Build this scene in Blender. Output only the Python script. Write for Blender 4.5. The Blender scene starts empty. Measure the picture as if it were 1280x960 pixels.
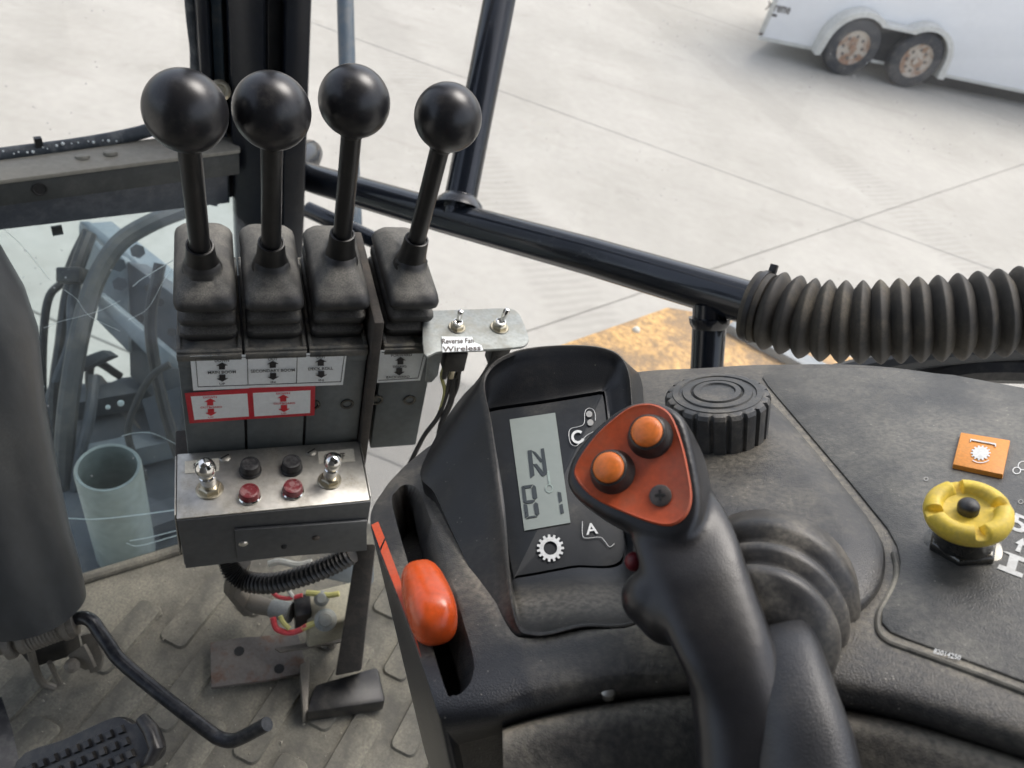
import bpy, bmesh, math, random
from mathutils import Vector as V, Matrix, noise as mnoise
random.seed(7)
# ------------------------------------------------------------------ camera, world, sun, exposure
S = bpy.context.scene
COL = S.collection
FPX = 961.0
PITCH = math.radians(42.4); ROLL = math.atan2(303, 1010)
cp_, sp_ = math.cos(PITCH), math.sin(PITCH); cr_, sr_ = math.cos(ROLL), math.sin(ROLL)
CAM = V((0, 0, 0.95))
FW = V((0, cp_, -sp_)); UP0 = V((0, sp_, cp_)); XA = V((1, 0, 0))
RT = cr_ * XA + sr_ * UP0; UPV = -sr_ * XA + cr_ * UP0
cam_d = bpy.data.cameras.new('camera'); cam = bpy.data.objects.new('camera', cam_d); COL.objects.link(cam)
cam_d.sensor_width = 36; cam_d.lens = 36 * FPX / 1280
cam_d.clip_start = 0.02; cam_d.clip_end = 500
cam_d.dof.use_dof = True; cam_d.dof.focus_distance = 0.49; cam_d.dof.aperture_fstop = 13.0
m = Matrix((RT, UPV, -FW)).transposed().to_4x4(); m.translation = CAM
cam.matrix_world = m
S.camera = cam
S.view_settings.view_transform = 'Standard'; S.view_settings.look = 'None'
S.view_settings.gamma = 1.0; S.view_settings.exposure = 1.02
W = bpy.data.worlds.new('World'); S.world = W; W.use_nodes = True
nt = W.node_tree
bg = nt.nodes['Background']
sky = nt.nodes.new('ShaderNodeTexSky'); sky.sky_type = 'NISHITA'; sky.sun_disc = False
SUN_EL, SUN_ROT = math.radians(60), math.radians(35)
sky.sun_elevation = SUN_EL; sky.sun_rotation = SUN_ROT
sky.air_density = 1.0; sky.dust_density = 4.0; sky.ozone_density = 1.0
hsv = nt.nodes.new('ShaderNodeHueSaturation'); hsv.inputs['Saturation'].default_value = 0.55
nt.links.new(sky.outputs[0], hsv.inputs['Color']); nt.links.new(hsv.outputs[0], bg.inputs[0])
bg.inputs[1].default_value = 0.15
sl = bpy.data.lights.new('sun', 'SUN'); sl.energy = 1.0; sl.angle = math.radians(30); sl.color = (1, 0.96, 0.9)
sun = bpy.data.objects.new('sun', sl); COL.objects.link(sun)
sd = V((math.sin(SUN_ROT) * math.cos(SUN_EL), math.cos(SUN_ROT) * math.cos(SUN_EL), math.sin(SUN_EL)))
sun.rotation_euler = sd.to_track_quat('Z', 'Y').to_euler(); sun.location = sd * 20

# ------------------------------------------------------------------ placing helpers
def ray(px, py): return FW + (px - 640) / FPX * RT - (py - 480) / FPX * UPV
def P(px, py, d): return CAM + d * ray(px, py)
def onpl(px, py, p0, n):
    r = ray(px, py); return CAM + r * ((p0 - CAM).dot(n) / r.dot(n))
Z = V((0, 0, 1))
# console top plane
_n = V((-.12, .9, -.42)).normalized()
CN = _n.x * RT + _n.y * UPV + _n.z * FW
C0 = P(897, 548, .475)
def cpl(px, py, h=0.0): return onpl(px, py, C0 + CN * h, CN)
# lever bank frame
BO = P(220, 441, .6)
BU = V((.885, .466, 0)).normalized(); BV = V((-BU.y, BU.x, 0))
def B(u, v, w): return BO + BU * u + BV * v + Z * w

# ------------------------------------------------------------------ mesh builder
class MB:
    def __init__(s): s.v = []; s.f = []
    def add(s, vs, fs):
        o = len(s.v); s.v += [V(p) for p in vs]; s.f += [tuple(i + o for i in f) for f in fs]; return s
    def loft(s, rings, closed=True, cap0=True, cap1=True):
        n = len(rings[0]); vs = [p for r in rings for p in r]; fs = []
        for i in range(len(rings) - 1):
            for j in range(n if closed else n - 1):
                k = (j + 1) % n
                fs.append((i * n + j, i * n + k, (i + 1) * n + k, (i + 1) * n + j))
        if cap0: fs.append(tuple(range(n))[::-1])
        if cap1: fs.append(tuple((len(rings) - 1) * n + j for j in range(n)))
        return s.add(vs, fs)
    def prism(s, pts, off):      # polygon pts + offset vector
        return s.loft([[V(p) for p in pts], [V(p) + off for p in pts]])
    def box(s, o, a, b, c):      # corner + 3 edge vectors
        return s.prism([o, o + a, o + a + b, o + b], c)
    def cbox(s, c, a, b, d):     # centre, half vectors
        return s.box(c - a - b - d, 2 * a, 2 * b, 2 * d)
    def tube(s, path, r, n=12, cap=True):
        path = [V(p) for p in path]; rs = r if isinstance(r, (list, tuple)) else [r] * len(path)
        t0 = (path[1] - path[0]).normalized(); x = t0.orthogonal().normalized(); rings = []
        for i, p in enumerate(path):
            a = path[max(0, i - 1)]; b = path[min(len(path) - 1, i + 1)]
            t = (b - a).normalized(); x = (x - t * x.dot(t)).normalized(); y = t.cross(x)
            rings.append([p + rs[i] * (math.cos(2 * math.pi * k / n) * x + math.sin(2 * math.pi * k / n) * y) for k in range(n)])
        return s.loft(rings, cap0=cap, cap1=cap)
    def lathe(s, o, ax, prof, n=32, xr=None, cap0=True, cap1=True):   # prof: [(r, h)]
        ax = ax.normalized(); x = xr or ax.orthogonal().normalized(); x = (x - ax * x.dot(ax)).normalized(); y = ax.cross(x)
        rings = [[o + ax * h + r * (math.cos(2 * math.pi * k / n) * x + math.sin(2 * math.pi * k / n) * y) for k in range(n)] for r, h in prof]
        return s.loft(rings, cap0=cap0, cap1=cap1)
    def sphere(s, c, r, n=32, m_=20, ax=Z):
        prof = [(max(1e-5, r * math.sin(math.pi * i / m_)), -r * math.cos(math.pi * i / m_)) for i in range(m_ + 1)]
        return s.lathe(c, ax, prof, n)

def crom(pts, n, closed=False):
    pts = [V(p) for p in pts]; L = len(pts); out = []
    segs = L if closed else L - 1
    for i in range(segs):
        if closed: a, b, c, d = pts[(i - 1) % L], pts[i], pts[(i + 1) % L], pts[(i + 2) % L]
        else:
            b, c = pts[i], pts[i + 1]
            a = pts[i - 1] if i else b * 2 - c
            d = pts[i + 2] if i + 2 < L else c * 2 - b
        for k in range(n):
            t = k / n
            out.append(.5 * ((2 * b) + (c - a) * t + (2 * a - 5 * b + 4 * c - d) * t * t + (3 * b - a - 3 * c + d) * t ** 3))
    if not closed: out.append(pts[-1])
    return out
def rrect(o, ex, ey, hx, hy, r, n=5, side=0):
    out = []
    for cx, cy, a0 in ((hx - r, hy - r, 0), (-hx + r, hy - r, 90), (-hx + r, -hy + r, 180), (hx - r, -hy + r, 270)):
        for k in range(n + 1):
            a = math.radians(a0 + 90 * k / n)
            out.append(o + ex * (cx + r * math.cos(a)) + ey * (cy + r * math.sin(a)))
    if side:
        o2 = []
        for i, p in enumerate(out):
            o2.append(p)
            if i % (n + 1) == n:
                q = out[(i + 1) % len(out)]
                o2 += [p.lerp(q, (k + 1) / (side + 1)) for k in range(side)]
        out = o2
    return out

def thing(name, label, cat, loc, group=None):
    o = bpy.data.objects.new(name, None); COL.objects.link(o); o.location = loc
    o.empty_display_size = .02
    o['label'] = label; o['category'] = cat
    if group: o['group'] = group
    return o
def rootloc(p):
    while p is not None and p.parent is not None: p = p.parent
    return V(p.location) if p is not None else V((0, 0, 0))
def part(parent, name, mb, mat, bev=0, seg=2, smooth=35, label=None, loc=None):
    me = bpy.data.meshes.new(name)
    o0 = rootloc(parent) if parent is not None else (loc or V((0, 0, 0)))
    me.from_pydata([p - o0 for p in mb.v], [], mb.f)
    bm = bmesh.new(); bm.from_mesh(me)
    bmesh.ops.recalc_face_normals(bm, faces=bm.faces)
    if bev:
        es = [e for e in bm.edges if len(e.link_faces) == 2 and e.calc_face_angle(0) > .5]
        bmesh.ops.bevel(bm, geom=es, offset=bev, segments=seg, affect='EDGES', profile=.5, clamp_overlap=True)
    bm.to_mesh(me); bm.free()
    if smooth:
        for p in me.polygons: p.use_smooth = True
        me.set_sharp_from_angle(angle=math.radians(smooth))
    me.materials.append(mat)
    o = bpy.data.objects.new(name, me); COL.objects.link(o)
    if parent is not None: o.parent = parent
    else: o.location = o0
    if label: o['label'] = label
    return o
def tag(o, label, cat, group=None):
    o['label'] = label; o['category'] = cat
    if group: o['group'] = group
    return o
def struct(name, mb, mat, parent=None, **k):
    o = part(parent, name, mb, mat, **k)
    if parent is None: o['kind'] = 'structure'
    return o
def bake(o, mods):
    for typ, kw in mods:
        md = o.modifiers.new(typ, typ)
        for k, v in kw.items(): setattr(md, k, v)
    bpy.context.view_layer.update()
    dg = bpy.context.evaluated_depsgraph_get()
    me = bpy.data.meshes.new_from_object(o.evaluated_get(dg), depsgraph=dg)
    o.modifiers.clear(); o.data = me
    return o
def shade(o, ang=40):
    for p in o.data.polygons: p.use_smooth = True
    o.data.set_sharp_from_angle(angle=math.radians(ang))

def grime(o, fn):
    me = o.data; at = me.attributes.new('grime', 'FLOAT', 'POINT'); o0 = rootloc(o)
    at.data.foreach_set('value', [fn(v.co + o0) for v in me.vertices])
def near(p, line):
    best = 9.0
    for a, b in zip(line, line[1:]):
        ab = b - a; t = max(0, min(1, (p - a).dot(ab) / max(1e-12, ab.dot(ab)))); d = (p - a - ab * t).length
        if d < best: best = d
    return best
def text(parent, name, s, bl, br, tl, mat, ext=.0002, lift=.0004):
    cu = bpy.data.curves.new('t', 'FONT'); cu.body = s; cu.extrude = 0.0; cu.offset = .018; cu.resolution_u = 3
    ob = bpy.data.objects.new('t', cu); COL.objects.link(ob)
    bpy.context.view_layer.update()
    dg = bpy.context.evaluated_depsgraph_get()
    me = bpy.data.meshes.new_from_object(ob.evaluated_get(dg), depsgraph=dg)
    bpy.data.objects.remove(ob)
    xs = [v.co.x for v in me.vertices]; ys = [v.co.y for v in me.vertices]
    x0, x1, y0, y1 = min(xs), max(xs), min(ys), max(ys)
    ex, ey = br - bl, tl - bl; n = ex.cross(ey).normalized()
    if n.dot(CAM - bl) < 0: n = -n
    o0 = rootloc(parent)
    for v in me.vertices:
        v.co = bl + ex * ((v.co.x - x0) / (x1 - x0)) + ey * ((v.co.y - y0) / max(1e-6, y1 - y0)) + n * lift - o0
    me.materials.clear(); me.materials.append(mat); me.name = name
    o = bpy.data.objects.new(name, me); COL.objects.link(o); o.parent = parent
    return o
def flat(parent, name, pts, mat, lift=.0004):     # thin printed / stuck piece
    pts = [V(p) for p in pts]; n = (pts[1] - pts[0]).cross(pts[2] - pts[0]).normalized()
    if n.dot(CAM - pts[0]) < 0: n = -n
    mb = MB(); mb.prism([p + n * (lift - .0003) for p in pts], n * .0003)
    return part(parent, name, mb, mat, smooth=0)

# ------------------------------------------------------------------ materials
def mat(name, col, rough=.5, metal=0.0, dust=0.0, dcol=(.26, .235, .19), scale=30, bump=0.0, bscale=900, var=.12, spec=.5, coat=0, up=0.0, streak=None, lo=.42, hi=.68, speck=0.0):
    mt = bpy.data.materials.new(name); mt.use_nodes = True; t = mt.node_tree; ns = t.nodes; L = t.links
    b = ns['Principled BSDF']
    tc = ns.new('ShaderNodeTexCoord')
    src = tc.outputs['Object']
    if streak:
        mp = ns.new('ShaderNodeMapping'); mp.inputs['Scale'].default_value = streak
        L.new(src, mp.inputs[0]); src = mp.outputs[0]
    n1 = ns.new('ShaderNodeTexNoise'); n1.inputs['Scale'].default_value = scale; n1.inputs['Detail'].default_value = 8; n1.inputs['Roughness'].default_value = .65
    L.new(src, n1.inputs['Vector'])
    n2 = ns.new('ShaderNodeTexNoise'); n2.inputs['Scale'].default_value = scale * 6; n2.inputs['Detail'].default_value = 5
    L.new(src, n2.inputs['Vector'])
    # base variation
    mr = ns.new('ShaderNodeMapRange'); mr.inputs[1].default_value = .3; mr.inputs[2].default_value = .7
    mr.inputs[3].default_value = 1 - var; mr.inputs[4].default_value = 1 + var; L.new(n2.outputs[0], mr.inputs[0])
    vm = ns.new('ShaderNodeVectorMath'); vm.operation = 'SCALE'; vm.inputs[0].default_value = col[:3]
    L.new(mr.outputs[0], vm.inputs['Scale'])
    out = vm.outputs[0]; fac = None
    if dust > 0:
        md = ns.new('ShaderNodeMapRange'); md.interpolation_type = 'SMOOTHSTEP'
        md.inputs[1].default_value = lo; md.inputs[2].default_value = hi; md.inputs[3].default_value = .05 * dust; md.inputs[4].default_value = dust
        L.new(n1.outputs[0], md.inputs[0]); fac = md.outputs[0]
        n4 = ns.new('ShaderNodeTexNoise'); n4.inputs['Scale'].default_value = scale * 25; n4.inputs['Detail'].default_value = 3
        L.new(tc.outputs['Object'], n4.inputs['Vector'])
        m4 = ns.new('ShaderNodeMapRange'); m4.inputs[1].default_value = .35; m4.inputs[2].default_value = .65; m4.inputs[3].default_value = .55; m4.inputs[4].default_value = 1.15
        L.new(n4.outputs[0], m4.inputs[0])
        mm = ns.new('ShaderNodeMath'); mm.operation = 'MULTIPLY'; mm.use_clamp = True; L.new(fac, mm.inputs[0]); L.new(m4.outputs[0], mm.inputs[1]); fac = mm.outputs[0]
        at_ = ns.new('ShaderNodeAttribute'); at_.attribute_name = 'grime'
        gm = ns.new('ShaderNodeMath'); gm.operation = 'MULTIPLY'; L.new(at_.outputs['Fac'], gm.inputs[0]); L.new(m4.outputs[0], gm.inputs[1])
        ga = ns.new('ShaderNodeMath'); ga.operation = 'ADD'; ga.use_clamp = True; L.new(fac, ga.inputs[0]); L.new(gm.outputs[0], ga.inputs[1]); fac = ga.outputs[0]
        if up:
            g = ns.new('ShaderNodeNewGeometry'); sx = ns.new('ShaderNodeSeparateXYZ'); L.new(g.outputs['Normal'], sx.inputs[0])
            mu = ns.new('ShaderNodeMapRange'); mu.inputs[1].default_value = -.1; mu.inputs[2].default_value = .9; mu.inputs[3].default_value = 1 - up; mu.inputs[4].default_value = 1
            L.new(sx.outputs[2], mu.inputs[0])
            m2 = ns.new('ShaderNodeMath'); m2.operation = 'MULTIPLY'; L.new(fac, m2.inputs[0]); L.new(mu.outputs[0], m2.inputs[1]); fac = m2.outputs[0]
        mx = ns.new('ShaderNodeMix'); mx.data_type = 'RGBA'; L.new(fac, mx.inputs[0]); L.new(out, mx.inputs[6]); mx.inputs[7].default_value = (*dcol, 1)
        out = mx.outputs[2]
        rr = ns.new('ShaderNodeMapRange'); rr.inputs[3].default_value = rough; rr.inputs[4].default_value = min(.9, rough + .28); L.new(fac, rr.inputs[0])
        L.new(rr.outputs[0], b.inputs['Roughness'])
    else:
        rr = ns.new('ShaderNodeMapRange'); rr.inputs[1].default_value = .3; rr.inputs[2].default_value = .7
        rr.inputs[3].default_value = max(.03, rough * .85); rr.inputs[4].default_value = min(1, rough * 1.2); L.new(n1.outputs[0], rr.inputs[0])
        L.new(rr.outputs[0], b.inputs['Roughness'])
    if speck > 0:
        vo = ns.new('ShaderNodeTexVoronoi'); vo.inputs['Scale'].default_value = 260; L.new(tc.outputs['Object'], vo.inputs['Vector'])
        ms = ns.new('ShaderNodeMapRange'); ms.inputs[1].default_value = .10; ms.inputs[2].default_value = .05; ms.inputs[3].default_value = 0; ms.inputs[4].default_value = speck
        L.new(vo.outputs['Distance'], ms.inputs[0])
        n5 = ns.new('ShaderNodeTexNoise'); n5.inputs['Scale'].default_value = 60; L.new(tc.outputs['Object'], n5.inputs['Vector'])
        m5 = ns.new('ShaderNodeMath'); m5.operation = 'GREATER_THAN'; m5.inputs[1].default_value = .56; L.new(n5.outputs[0], m5.inputs[0])
        m6 = ns.new('ShaderNodeMath'); m6.operation = 'MULTIPLY'; L.new(ms.outputs[0], m6.inputs[0]); L.new(m5.outputs[0], m6.inputs[1])
        mx = ns.new('ShaderNodeMix'); mx.data_type = 'RGBA'; L.new(m6.outputs[0], mx.inputs[0]); L.new(out, mx.inputs[6]); mx.inputs[7].default_value = (.5, .47, .4, 1)
        out = mx.outputs[2]
    L.new(out, b.inputs['Base Color'])
    b.inputs['Metallic'].default_value = metal
    b.inputs['Specular IOR Level'].default_value = spec
    b.inputs['Coat Weight'].default_value = coat
    if bump:
        n3 = ns.new('ShaderNodeTexNoise'); n3.inputs['Scale'].default_value = bscale; n3.inputs['Detail'].default_value = 3
        L.new(tc.outputs['Object'], n3.inputs['Vector'])
        bp = ns.new('ShaderNodeBump'); bp.inputs['Strength'].default_value = bump; bp.inputs['Distance'].default_value = .0006 if bscale > 200 else .003
        L.new(n3.outputs[0], bp.inputs['Height']); L.new(bp.outputs[0], b.inputs['Normal'])
    return mt
m_bead = mat('dusty_bead', (.10, .095, .08), .6, dust=.7, scale=60, dcol=(.36, .34, .28))
DUST = (.27, .245, .195)
m_ball = mat('knob_plastic', (.014, .014, .016), .30, dust=.10, lo=.5, hi=.72, scale=110, bump=.05, bscale=1400)
m_shaft = mat('shaft_black', (.009, .009, .010), .33, dust=.03, scale=80, bump=.04)
m_wear = mat('bare_rust', (.30, .17, .12), .6, scale=200)
m_rub = mat('boot_rubber', (.026, .026, .026), .5, dust=.66, scale=30, bump=.2, bscale=1200, up=.85, lo=.30, hi=.66, dcol=(.25, .235, .20))
m_rubc = mat('collar_rubber', (.008, .008, .008), .42, dust=.03, scale=90, bump=.1)
m_bez = mat('bezel_plastic', (.07, .075, .073), .6, dust=.75, scale=70, bump=.15, up=.5, lo=.35, hi=.6)
m_hous = mat('valve_paint', (.115, .132, .136), .42, dust=.30, scale=25, bump=.08, dcol=(.2, .2, .18))
m_housd = mat('divider_rubber', (.05, .045, .04), .8, dust=.5, scale=80, bump=.5, bscale=500, dcol=(.12, .10, .08))
m_white = mat('sticker_white', (.82, .86, .86), .35, dust=.15, scale=60, dcol=(.5, .5, .47), var=.04)
m_red = mat('sticker_red', (.55, .025, .04), .35, dust=.1, scale=80, var=.1)
m_ink = mat('ink_black', (.012, .012, .014), .5)
m_inkr = mat('ink_red', (.6, .02, .03), .5)
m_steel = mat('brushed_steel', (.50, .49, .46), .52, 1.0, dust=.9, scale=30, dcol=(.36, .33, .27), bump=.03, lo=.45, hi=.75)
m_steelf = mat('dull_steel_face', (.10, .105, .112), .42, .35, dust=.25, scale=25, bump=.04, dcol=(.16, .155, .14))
m_chrome = mat('chrome', (.78, .77, .74), .12, 1.0, scale=50)
m_brass = mat('zinc_nut', (.55, .50, .38), .35, 1.0, dust=.3, scale=200)
m_zinc = mat('galvanised', (.33, .35, .34), .6, .6, dust=.7, scale=60, dcol=(.36, .35, .30), bump=.15, bscale=700)
m_btnb = mat('button_black', (.02, .02, .022), .45, dust=.45, scale=160, up=.6, dcol=(.2, .2, .2))
m_btnr = mat('button_red', (.19, .014, .022), .35, dust=.55, scale=170, dcol=(.42, .30, .29), up=.5, lo=.48, hi=.6)
m_tape = mat('label_tape', (.62, .59, .50), .55, dust=.3, scale=80)
m_con = mat('console_plastic', (.017, .018, .021), .30, dust=.62, scale=15, bump=.55, bscale=1300, up=.7, lo=.33, hi=.76, speck=.6, dcol=(.27, .245, .195))
m_conglo = mat('pod_plastic', (.007, .008, .010), .36, spec=.4, dust=.14, scale=16, bump=.2, bscale=1500, lo=.48, hi=.76, speck=.3, up=.8)
m_pan = mat('panel_plastic', (.026, .028, .031), .34, dust=.78, scale=15, bump=.5, bscale=1300, lo=.27, hi=.80, speck=.7, dcol=(.25, .24, .205))
m_face = mat('face_gloss', (.014, .017, .021), .55, dust=.16, spec=.3, scale=25, lo=.45, hi=.75)
m_lcd = mat('lcd_glass', (.225, .255, .235), .3, scale=30, var=.03)
m_seg = mat('lcd_segment', (.022, .03, .033), .3)
m_segf = mat('lcd_segment_faint', (.27, .33, .30), .3)
m_print = mat('print_white', (.62, .63, .62), .5, dust=.35, scale=120, dcol=(.3, .3, .27))
m_printd = mat('print_worn', (.30, .30, .29), .5, dust=.5, scale=200)
m_grip = mat('grip_plastic', (.014, .014, .016), .31, bump=.14, bscale=1600, dust=.05, scale=40)
m_arm = mat('arm_plastic', (.025, .026, .029), .36, dust=.10, scale=60, bump=.3, bscale=1300)
m_or = mat('orange_plate', (.52, .085, .025), .42, dust=.38, scale=70, dcol=(.30, .13, .08), bump=.06)
m_orb = mat('orange_button', (.80, .20, .035), .38, dust=.1, scale=100, dcol=(.6, .3, .15))
m_orl = mat('orange_lever', (.66, .085, .012), .27, coat=.15, dust=.16, scale=60, dcol=(.5, .2, .1))
m_ors = mat('orange_stripe', (.55, .075, .025), .45, dust=.15, scale=100)
m_scr = mat('screw_dark', (.10, .085, .08), .5, .7, dust=.3, scale=300)
m_scrl = mat('screw_zinc', (.45, .44, .40), .4, .9, dust=.5, scale=300)
m_yel = mat('yellow_knob', (.78, .57, .06), .5, dust=.5, scale=90, dcol=(.55, .43, .18), bump=.1, lo=.4, hi=.7)
m_tile = mat('amber_tile', (.66, .25, .03), .45, dust=.3, scale=120, dcol=(.5, .28, .10))
m_nut = mat('black_nut', (.10, .10, .095), .22, .8, dust=.45, scale=90)
m_rot = mat('rotary_plastic', (.04, .042, .044), .42, dust=.5, scale=45, bump=.2, up=.5)
m_bell = mat('bellows_rubber', (.026, .026, .027), .38, dust=.75, scale=24, bump=.15, bscale=1200, up=.7, lo=.40, hi=.66)
m_rail = mat('gloss_black_tube', (.007, .010, .016), .2, coat=.3, dust=.22, scale=18, dcol=(.2, .2, .19), up=.6, lo=.5, hi=.8)
m_pillar = mat('pillar_paint', (.008, .011, .018), .3, dust=.06, scale=12)
m_blue = mat('blue_grey_paint', (.035, .06, .085), .4, dust=.3, scale=40)
m_hose = mat('hose_rubber', (.038, .035, .031), .62, dust=.55, scale=22, bump=.25, bscale=900, dcol=(.21, .18, .13), up=.5)
m_seal = mat('window_seal', (.035, .045, .055), .5, dust=.5, scale=60, dcol=(.3, .31, .31))
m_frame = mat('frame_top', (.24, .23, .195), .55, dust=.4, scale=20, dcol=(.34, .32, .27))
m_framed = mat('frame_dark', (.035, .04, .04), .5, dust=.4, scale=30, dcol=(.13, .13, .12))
m_band = mat('frit_band', (.05, .058, .075), .4, dust=.35, scale=50, dcol=(.2, .21, .23), speck=.9)
m_mat = mat('floor_rubber', (.105, .10, .085), .75, dust=.85, scale=14, bump=.5, bscale=500, dcol=(.30, .28, .22), lo=.32, hi=.66, speck=.4)
m_col = mat('column_plastic', (.036, .040, .044), .36, dust=.25, scale=16, bump=.15, dcol=(.16, .16, .15), streak=(1, 1, .4), lo=.45, hi=.75)
m_rod = mat('rod_paint', (.016, .018, .023), .28, .2, dust=.2, scale=120, dcol=(.22, .22, .21))
m_dirtm = mat('dirty_metal', (.22, .20, .17), .6, .4, dust=.7, scale=70, bump=.3, bscale=500)
m_rust = mat('rusty_plate', (.17, .155, .14), .7, .2, dust=.75, scale=45, dcol=(.16, .075, .04), bump=.5, bscale=300, lo=.5, hi=.7)
m_pedal = mat('pedal_rubber', (.018, .018, .02), .35, dust=.16, scale=90, bump=.2, up=.4)
m_cream = mat('cream_plastic', (.50, .47, .36), .5, dust=.4, scale=60)
m_wred = mat('wire_red', (.55, .06, .07), .4); m_wyel = mat('wire_yellow', (.52, .49, .18), .4); m_wwh = mat('wire_white', (.6, .6, .54), .5, dust=.3)
m_blk = mat('black_plastic', (.015, .015, .016), .4, dust=.15, scale=60)
m_trail = mat('trailer_paint', (.88, .89, .90), .3, dust=.10, scale=3, dcol=(.65, .65, .62), var=.015)
m_fend = mat('trailer_fender', (.62, .62, .58), .4, dust=.3, scale=6)
m_tyre = mat('tyre_rubber', (.035, .037, .043), .75, dust=.3, scale=8)
m_rim = mat('rusty_rim', (.52, .47, .40), .55, .3, dust=.85, scale=9, dcol=(.30, .13, .05), lo=.44, hi=.6)
m_dark = mat('dark_void', (.02, .02, .02), .8)
m_gpaint = mat('grey_machine_paint', (.16, .19, .21), .5, dust=.4, scale=14, dcol=(.28, .28, .26))
m_gpaintd = mat('dark_machine_paint', (.055, .065, .078), .55, dust=.4, scale=14, dcol=(.18, .17, .16))
m_pvc = mat('grey_pipe', (.33, .37, .35), .4, dust=.3, scale=10)
m_yrust = mat('yellow_rusty_deck', (.46, .27, .085), .6, dust=.95, scale=11, dcol=(.20, .14, .085), lo=.40, hi=.60, var=.5)

def ground_mat():
    mt = bpy.data.materials.new('concrete_yard'); mt.use_nodes = True; t = mt.node_tree; ns = t.nodes; L = t.links
    b = ns['Principled BSDF']; b.inputs['Roughness'].default_value = .85
    g = ns.new('ShaderNodeNewGeometry')
    n1 = ns.new('ShaderNodeTexNoise'); n1.inputs['Scale'].default_value = .9; n1.inputs['Detail'].default_value = 9; n1.inputs['Roughness'].default_value = .62; L.new(g.outputs['Position'], n1.inputs[0])
    mp = ns.new('ShaderNodeMapping'); mp.inputs['Rotation'].default_value = (0, 0, .85); mp.inputs['Scale'].default_value = (.5, 4, 1); L.new(g.outputs['Position'], mp.inputs[0])
    n2 = ns.new('ShaderNodeTexNoise'); n2.inputs['Scale'].default_value = 1.6; n2.inputs['Detail'].default_value = 6; L.new(mp.outputs[0], n2.inputs[0])
    n3 = ns.new('ShaderNodeTexNoise'); n3.inputs['Scale'].default_value = 14; n3.inputs['Detail'].default_value = 4; L.new(g.outputs['Position'], n3.inputs[0])
    r = ns.new('ShaderNodeValToRGB'); e = r.color_ramp.elements; e[0].position = .28; e[0].color = (.305, .292, .258, 1); e[1].position = .66; e[1].color = (.385, .37, .332, 1)
    L.new(n1.outputs[0], r.inputs[0])
    r2 = ns.new('ShaderNodeMapRange'); r2.inputs[1].default_value = .42; r2.inputs[2].default_value = .26; r2.inputs[3].default_value = 0; r2.inputs[4].default_value = .35; L.new(n2.outputs[0], r2.inputs[0])
    mx = ns.new('ShaderNodeMix'); mx.data_type = 'RGBA'; L.new(r2.outputs[0], mx.inputs[0]); L.new(r.outputs[0], mx.inputs[6]); mx.inputs[7].default_value = (.27, .25, .22, 1)
    r3 = ns.new('ShaderNodeMapRange'); r3.inputs[1].default_value = .3; r3.inputs[2].default_value = .7; r3.inputs[3].default_value = .95; r3.inputs[4].default_value = 1.04; L.new(n3.outputs[0], r3.inputs[0])
    vm = ns.new('ShaderNodeVectorMath'); vm.operation = 'SCALE'; L.new(mx.outputs[2], vm.inputs[0]); L.new(r3.outputs[0], vm.inputs['Scale'])
    n6 = ns.new('ShaderNodeTexNoise'); n6.inputs['Scale'].default_value = 2.6; n6.inputs['Detail'].default_value = 7; n6.inputs['Roughness'].default_value = .7; L.new(g.outputs['Position'], n6.inputs[0])
    r6 = ns.new('ShaderNodeMapRange'); r6.inputs[1].default_value = .60; r6.inputs[2].default_value = .74; r6.inputs[3].default_value = 0; r6.inputs[4].default_value = .45; L.new(n6.outputs[0], r6.inputs[0])
    mx6 = ns.new('ShaderNodeMix'); mx6.data_type = 'RGBA'; L.new(r6.outputs[0], mx6.inputs[0]); L.new(vm.outputs[0], mx6.inputs[6]); mx6.inputs[7].default_value = (.22, .205, .175, 1)
    # tyre tracks: bands of chevrons across the yard
    mp2 = ns.new('ShaderNodeMapping'); mp2.inputs['Rotation'].default_value = (0, 0, .95); mp2.inputs['Location'].default_value = (.4, 1.3, 0); L.new(g.outputs['Position'], mp2.inputs[0])
    sx2 = ns.new('ShaderNodeSeparateXYZ'); L.new(mp2.outputs[0], sx2.inputs[0])
    pg = ns.new('ShaderNodeMath'); pg.operation = 'PINGPONG'; pg.inputs[1].default_value = 1.9; L.new(sx2.outputs[1], pg.inputs[0])
    bd = ns.new('ShaderNodeMapRange'); bd.interpolation_type = 'SMOOTHSTEP'; bd.inputs[1].default_value = .28; bd.inputs[2].default_value = .16; bd.inputs[3].default_value = 0; bd.inputs[4].default_value = 1; L.new(pg.outputs[0], bd.inputs[0])
    wv = ns.new('ShaderNodeTexWave'); wv.inputs['Scale'].default_value = 4.5; wv.inputs['Distortion'].default_value = 2.5; wv.inputs['Detail'].default_value = 3; L.new(mp2.outputs[0], wv.inputs[0])
    rw = ns.new('ShaderNodeMapRange'); rw.inputs[3].default_value = .08; rw.inputs[4].default_value = .40; L.new(wv.outputs[1], rw.inputs[0])
    mw = ns.new('ShaderNodeMath'); mw.operation = 'MULTIPLY'; L.new(bd.outputs[0], mw.inputs[0]); L.new(rw.outputs[0], mw.inputs[1])
    mw2 = ns.new('ShaderNodeMath'); mw2.operation = 'MULTIPLY'; L.new(mw.outputs[0], mw2.inputs[0]); L.new(n1.outputs[0], mw2.inputs[1])
    mx7 = ns.new('ShaderNodeMix'); mx7.data_type = 'RGBA'; L.new(mw2.outputs[0], mx7.inputs[0]); L.new(mx6.outputs[2], mx7.inputs[6]); mx7.inputs[7].default_value = (.14, .13, .11, 1)
    L.new(mx7.outputs[2], b.inputs['Base Color'])
    return mt
m_ground = ground_mat()
m_joint = mat('joint_sealant', (.33, .315, .285), .9, scale=5)

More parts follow.
